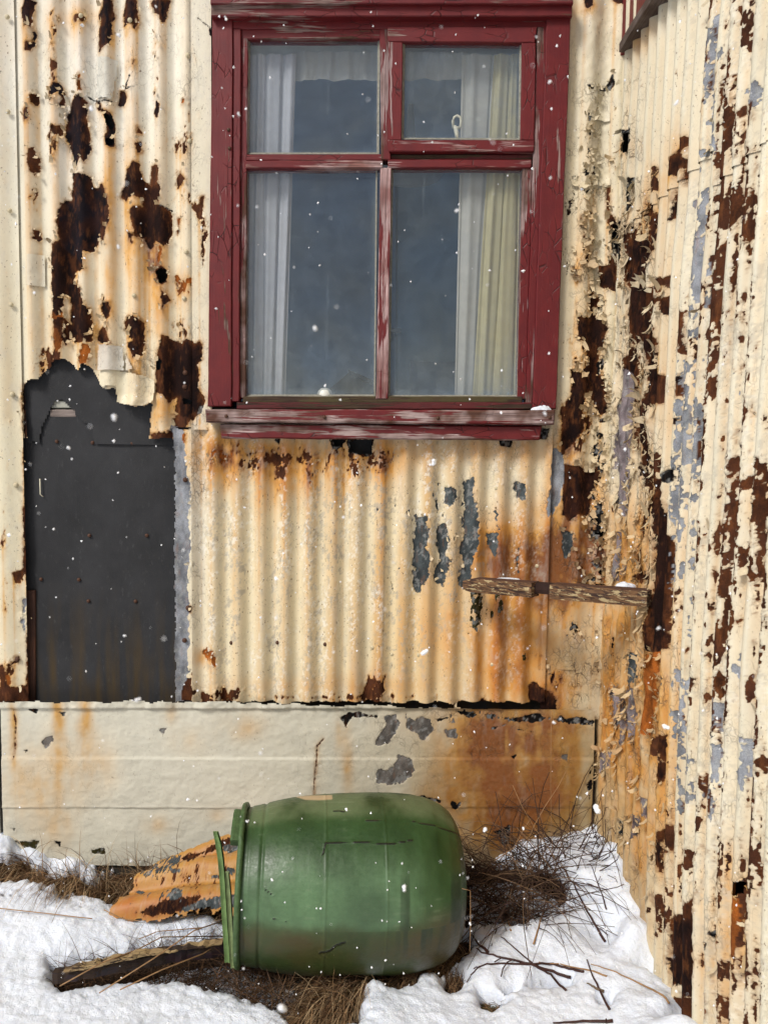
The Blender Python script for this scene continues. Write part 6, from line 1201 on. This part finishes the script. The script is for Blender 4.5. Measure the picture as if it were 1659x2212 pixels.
# dead shrub heaped in the corner
r_ = np.random.default_rng(11)
def stems(name, n, cpx, cpy, spreadx, label, seed, lenr, mat, rad=.0016, region=None):
    r = np.random.default_rng(seed); VV, FF = [], []; b0 = 0
    roots = scat(region, n, seed)
    for i in range(n):
        p = roots[i] + np.array([0, 0, .0]); az = r.uniform(0, 2 * math.pi); d = np.array([math.cos(az) * .9, math.sin(az) * .5 - .25, r.uniform(.2, 1.1)]); d /= np.linalg.norm(d)
        L = r.uniform(*lenr); pts = [p]; g = r.uniform(.3, 2.0); bnd = r.normal(0, .35, 3)
        for k in range(5):
            p = p + d * L / 5; p[1] = min(p[1], 2.39); p[0] = min(p[0], xc - .02); pts.append(p.copy()); d = d + bnd * .25 + np.array([0, 0, -g * .25]); d /= np.linalg.norm(d)
            if p[2] < Hm(p[0], p[1]) + .005: break
        rr = rad * r.uniform(.5, 1.5); v, f = tube(pts, [rr * (1 - .6 * k / len(pts)) for k in range(len(pts))], 3, False)
        VV += v; FF += [tuple(q + b0 for q in ff_) for ff_ in f]; b0 += len(v)
    return link(name, from_lists(name, VV, FF, True), mat, None, label, 'shrub', kind='stuff')
MSTEM = mat_simple('brown_dead_stem', (.085, .045, .028), .75, .6, 25); MSTEM2 = mat_simple('tan_dead_stem', (.26, .16, .09), .75, .5, 25)
stems('dead_shrub', 300, 0, 0, 0, 'tangled heap of dead brown stems in the dark hollow right of the barrel', 21, (.12, .42), MSTEM, region=[(1000, 1862), (1170, 1868), (1235, 1930), (1190, 2000), (1100, 2025), (1000, 2015)])
stems('dead_shrub', 120, 0, 0, 0, 'paler stems arching over the snow in front of the rusty footing', 22, (.12, .30), MSTEM2, region=[(1020, 1860), (1180, 1850), (1230, 1930), (1100, 1990)])
stems('dead_shrub', 150, 0, 0, 0, 'clump of upright dead stems standing where the two walls meet', 23, (.14, .34), MSTEM, region=[(1150, 1860), (1200, 1800), (1275, 1765), (1300, 1840), (1280, 1920), (1190, 1920)])
# twigs and stalks, each one by itself
MTW = mat_simple('dark_red_twig', (.060, .022, .016), .55, .5, 60, .001, 300); MTT = mat_simple('tan_twig', (.38, .22, .10), .6, .4, 60)
def lay(P, rad, k=5):
    out = []
    for a_, b_ in zip(P[:-1], P[1:]):
        for i in range(k): out.append(a_ + (b_ - a_) * i / k)
    out.append(P[-1]); out = np.array(out); g_ = Hs(out[:, 0], out[:, 1]) + rad * .9
    z = np.maximum(out[:, 2], g_); z = np.maximum(z, np.convolve(np.pad(z, 3, 'edge'), np.ones(7) / 7, 'valid')); out[:, 2] = z
    return list(out)
def twig(pts, rad, mat, label, side=None, raise_=.012):
    P = lay([hit(*q, lift=-.006) for q in ct(pts)], rad)
    n = len(P); o = tube_obj('twig', P, [rad * (.55 + .75 * i / (n - 1)) for i in range(n)], mat, None, 6, label=label, cat='twig')
    for s in (side or []):
        Q = lay([hit(*q, lift=.004) for q in ct(s)], rad); tube_obj('side_shoot', Q, [rad * .55] * len(Q), mat, o, 5)
    return o
twig([(0, 1400), (150, 1410), (300, 1450), (530, 1500), (700, 1570), (835, 1625)], .0030, MTW, 'dark red twig from under the barrel, thick end lowest on the snow', [[(250, 1480), (280, 1462), (300, 1450)], [(300, 1595), (315, 1530), (350, 1480), (400, 1458), (440, 1475)]])
twig([(65, 1590), (130, 1520), (280, 1495), (480, 1500), (700, 1510), (850, 1540), (935, 1558)], .0026, MTW, 'bowed dark twig arching over the snow right of the barrel', [[(65, 1590), (35, 1640)], [(90, 1535), (110, 1518), (140, 1520)]])
twig([(300, 1290), (420, 1390), (560, 1510), (680, 1610), (800, 1700)], .0024, MTW, 'straight dark twig running steeply down to a black gap in the snow')
twig([(760, 740), (860, 900), (960, 1090), (1040, 1230), (1100, 1330)], .0028, MTW, 'dark red twig slanting out of the shrub onto clean snow', [[(1035, 1222), (1070, 1225), (1120, 1275)]])
twig([(960, 1470), (1000, 1590), (1060, 1710), (1135, 1850)], .0026, MTW, 'short upright dark twig nearest the ribbed right wall')
twig([(960, 1650), (1010, 1680), (1090, 1730)], .0028, mat_simple('grey_twig', (.16, .11, .07), .7, .4, 60), 'short thick grey brown twig end lying across another twig')
twig([(590, 1480), (750, 1510), (950, 1540), (1115, 1590)], .0018, MTT, 'thin reddish tan stalk lying beside the bowed dark twig')
twig([(990, 1500), (1150, 1550), (1330, 1630), (1470, 1695), (1590, 1830)], .0020, MTT, 'long curved orange tan stalk reaching towards the right wall')
twig([(700, 1955), (930, 1945), (1160, 1935)], .0030, MTW, 'dark twig lying level at the very bottom edge of the snow', [[(1100, 1935), (1110, 1918)]])
twig([(80, 1290), (140, 1360), (200, 1410)], .0032, MTW, 'thick black twig stub at the right end of the barrel')
twig([(985, 730), (1040, 880), (1080, 970), (1108, 1090)], .0018, MTW, 'thin dark twig standing on the snow mound by the corner', [[(1040, 880), (1065, 820)]])
twig([(240, 820), (300, 980), (340, 1100), (375, 1240)], .0020, MTT, 'tan stem falling forward across the dark hollow'); twig([(700, 900), (640, 1060), (590, 1220), (550, 1350)], .0020, MTT, 'tan stem leaning left at the front of the shrub')
def stalk(pts, rad, mat, label):
    n = len(pts); return tube_obj('stalk', [at(x, y, Y) for x, y, Y in pts], [rad * (1 - .5 * i / n) for i in range(n)], mat, None, 5, label=label, cat='stalk')
T_ = lambda x, y: ct([(x, y)])[0]
stalk([(*T_(760, 900), 2.22), (*T_(700, 700), 2.26), (*T_(685, 400), 2.28), (*T_(682, 100), 2.29), (1190, 1535, 2.30)], .0011, MTT, 'tall thin straw standing straight up before the rust stained footing')
stalk([(*T_(500, 760), 2.22), (*T_(500, 560), 2.25), (*T_(560, 420), 2.26), (*T_(640, 280), 2.27), (*T_(740, 130), 2.28), (*T_(800, 10), 2.28)], .0013, MTT, 'bent straw leaning right with its tip highest against the footing')
stalk([(*T_(760, 780), 2.22), (*T_(690, 640), 2.24), (*T_(560, 450), 2.26), (*T_(460, 280), 2.27), (*T_(390, 120), 2.28)], .0013, MTT, 'straw leaning left across the black peeled spot')
stalk([(*T_(250, 700), 2.2), (*T_(400, 600), 2.23), (*T_(480, 450), 2.25), (*T_(530, 375), 2.26)], .0013, MTT, 'short straw bowing up beside the right end of the barrel')
stalk([(*T_(60, 1400), 1.86), (*T_(66, 1200), 1.86), (*T_(64, 930), 1.86), (*T_(0, 915), 1.86)], .0012, MTT, 'kinked straw hooked over the right edge of the barrel')
for k_, (q, lab) in enumerate((([(0, 1962), (120, 1975), (200, 1985)], 'thin straw lying on snow by the left edge'), ([(225, 1965), (265, 1985), (305, 1990)], 'short forked straw on the snow left of the grass bank'), ([(300, 2030), (340, 2012), (440, 2004)], 'curved straw on the snow above the long plank'), ([(390, 1982), (560, 1950), (740, 1948)], 'long pale straw crossing under the orange sheet'))):
    P = lay([hit(x, y, lift=.004) for x, y in q], .003); tube_obj('stalk', P, .0014, MTT, None, 5, label=lab, cat='stalk')
for k_, (q, lab) in enumerate((([(215, 2145), (330, 2072), (420, 2010), (480, 1990)], 'long straw rising from the hollow over the plank'), ([(260, 2138), (350, 2095), (440, 2060), (478, 2036)], 'pale straw slanting across the dark hollow toward the barrel'), ([(130, 2130), (220, 2080), (300, 2050), (350, 2024), (490, 2022)], 'thin straw bent over the snowy end of the plank'))):
    P = [at(x, y, 1.72 + .08 * i) for i, (x, y) in enumerate(q)]; tube_obj('stalk', P, .0016, MTT, None, 5, label=lab, cat='stalk')

# -------- small caps of snow
def cap(name, c, rx, ry, h, label, seed=0, cat='snow'):
    TU, TV = np.meshgrid(np.linspace(0, 2 * math.pi, 28), np.linspace(0, 1, 9)); rr = TV * (1 + .18 * vn(np.cos(TU) * 2.1, np.sin(TU) * 2.1, seed))
    z = h * np.sqrt(np.clip(1 - TV ** 2, 0, 1)) * (1 + .25 * vn(np.cos(TU) * rr * 3, np.sin(TU) * rr * 3, seed + 1)) - .002
    P = np.stack([c[0] + rx * rr * np.cos(TU), c[1] + ry * rr * np.sin(TU), c[2] + z], -1)
    return link(name, grid_mesh(name, P, None, {'dirty': TU * 0}, flip=True), M_SNOW, None, label, cat)
cap('snow_cap', at(1167, 886, 2.375), .034, .016, .016, 'little snow heap on the right end of the window sill', 1)
cap('snow_cap', at(1349, 1272, 2.11), .034, .018, .020, 'small snow heap on the right part of the wooden rail', 2)
cap('snow_cap', at(1098, 1250, 2.31), .036, .010, .005, 'thin smear of snow on the left part of the wooden rail', 3)

# -------- falling snow
def flake_me(seed):
    r = np.random.default_rng(seed); VV, FF = [], []; b0 = 0
    for k in range(5):
        c = r.normal(0, .45, 3) if k else np.zeros(3); s = r.uniform(.35, .8) if k else .8
        t_ = (1 + 5 ** .5) / 2; base = np.array([(-1, t_, 0), (1, t_, 0), (-1, -t_, 0), (1, -t_, 0), (0, -1, t_), (0, 1, t_), (0, -1, -t_), (0, 1, -t_), (t_, 0, -1), (t_, 0, 1), (-t_, 0, -1), (-t_, 0, 1)]) / 1.9
        VV += [tuple(c + s * v * r.uniform(.8, 1.2)) for v in base]
        FF += [tuple(b0 + q for q in f) for f in ((0, 11, 5), (0, 5, 1), (0, 1, 7), (0, 7, 10), (0, 10, 11), (1, 5, 9), (5, 11, 4), (11, 10, 2), (10, 7, 6), (7, 1, 8), (3, 9, 4), (3, 4, 2), (3, 2, 6), (3, 6, 8), (3, 8, 9), (4, 9, 5), (2, 4, 11), (6, 2, 10), (8, 6, 7), (9, 8, 1))]; b0 += 12
    me = from_lists('snowflake', VV, FF, True); return me
M_FL = mat_simple('snow_crystal', (.90, .92, .95), .6, .0, 10)
FM = [flake_me(s) for s in range(4)]
for me in FM: me.materials.append(M_FL)
big = [(937, 1000, 11, 1.1, 'fluffy snowflake just under the window sill, near its middle'), (916, 1410, 11, 1.1, 'long streaky snowflake in front of the lower ribbed sheet'), (680, 708, 9, .62, 'soft round snowflake before the dark lower left pane'), (247, 902, 9, .62, 'soft snowflake over the torn black felt'),
       (150, 968, 7, .9, 'small oval snowflake over the black felt below the lath'), (1437, 1570, 11, 1.0, 'bright snowflake beside the orange strip on the right wall'), (1290, 1752, 15, 1.2, 'large ragged snowflake in the corner above the shrub'), (1047, 1793, 7, 1.1, 'oval snowflake right of the barrel top'),
       (1360, 1950, 14, .5, 'large blurred snowflake at the foot of the right wall'), (873, 1917, 9, .8, 'round snowflake before the middle of the green barrel'), (489, 42, 6, 1.2, 'bright snowflake at the upper left corner of the window'), (257, 75, 6, 1.0, 'faint snowflake near the top of the peeling left sheet'),
       (198, 236, 8, .8, 'snowflake beside the long dark rust patch'), (1461, 222, 7, .8, 'snowflake on the smooth upper part of the right wall'), (989, 454, 6, .7, 'soft snowflake at the edge of the right net curtain'), (1187, 177, 5, .8, 'snowflake high on the right red casing board'), (1188, 385, 5, .8, 'snowflake halfway down the right red casing board'),
       (297, 1512, 9, .7, 'snowflake at the bottom edge of the black felt'), (1178, 895, 6, .7, 'snowflake before the right end of the window sill'), (516, 247, 5, 1.0, 'snowflake left of the upper left pane'), (269, 1373, 5, .9, 'snowflake low on the black felt'), (1196, 1561, 6, .9, 'snowflake on the rust stained top of the footing'),
       (612, 2180, 16, .55, 'big blurred snowflake above the bottom edge left of the tan tuft'), (257, 532, 6, .9, 'snowflake between the two largest rust patches'), (702, 834, 5, 1.2, 'snowflake just above the round white knob'), (1015, 1995, 5, 1.2, 'snowflake on the right edge of the barrel'), (1130, 788 + 1000, 5, 1.2, 'snowflake among the thin straws'),
       (749, 1749, 5, 1.2, 'snowflake near the top of the barrel'), (535, 1775, 5, 1.2, 'snowflake on the barrel neck by the rim'), (588, 1901, 5, 1.2, 'snowflake on the left half of the barrel')]
for i, (x, y, rpx, Y, lab) in enumerate(big):
    o = link('snowflake', FM[i % 4], None, None, lab, 'snowflake'); o.location = at(x, y, Y); s = rpx / F0 * Y * .62; st_ = 2.2 if i in (1,) else 1
    o.scale = (s, s, s * st_); o.rotation_euler = (i, -.6 if st_ > 1 else i * 2.1, i * .7)
r5 = np.random.default_rng(33); VV, FF = [], []; b0 = 0
for i in range(700):
    x, y = r5.uniform(0, W0), r5.uniform(0, H0) ** 1.0; Y = r5.uniform(1.0, 2.25) if r5.random() > .2 else r5.uniform(.42, .8)
    lim = 1180 / max(x - 829, 1); Y = min(Y, lim * .9)
    if y > 1900: Y = min(Y, 1.55)
    c = at(x, y, Y); s = r5.uniform(.8, 2.6) * (1.5 if r5.random() < .12 else 1) / F0 * Y
    v = [(s, 0, 0), (-s, 0, 0), (0, s, 0), (0, -s, 0), (0, 0, s * r5.uniform(.8, 1.6)), (0, 0, -s)]; q_ = r5.normal(0, .3, (6, 3)) * s
    VV += [tuple(c + np.array(v[k]) + q_[k]) for k in range(6)]
    FF += [tuple(b0 + a for a in f) for f in ((0, 2, 4), (2, 1, 4), (1, 3, 4), (3, 0, 4), (2, 0, 5), (1, 2, 5), (3, 1, 5), (0, 3, 5))]; b0 += 6
link('falling_snow', from_lists('falling_snow', VV, FF), M_FL, None, 'fine specks of snow drifting down everywhere before the walls', 'snow', kind='stuff')
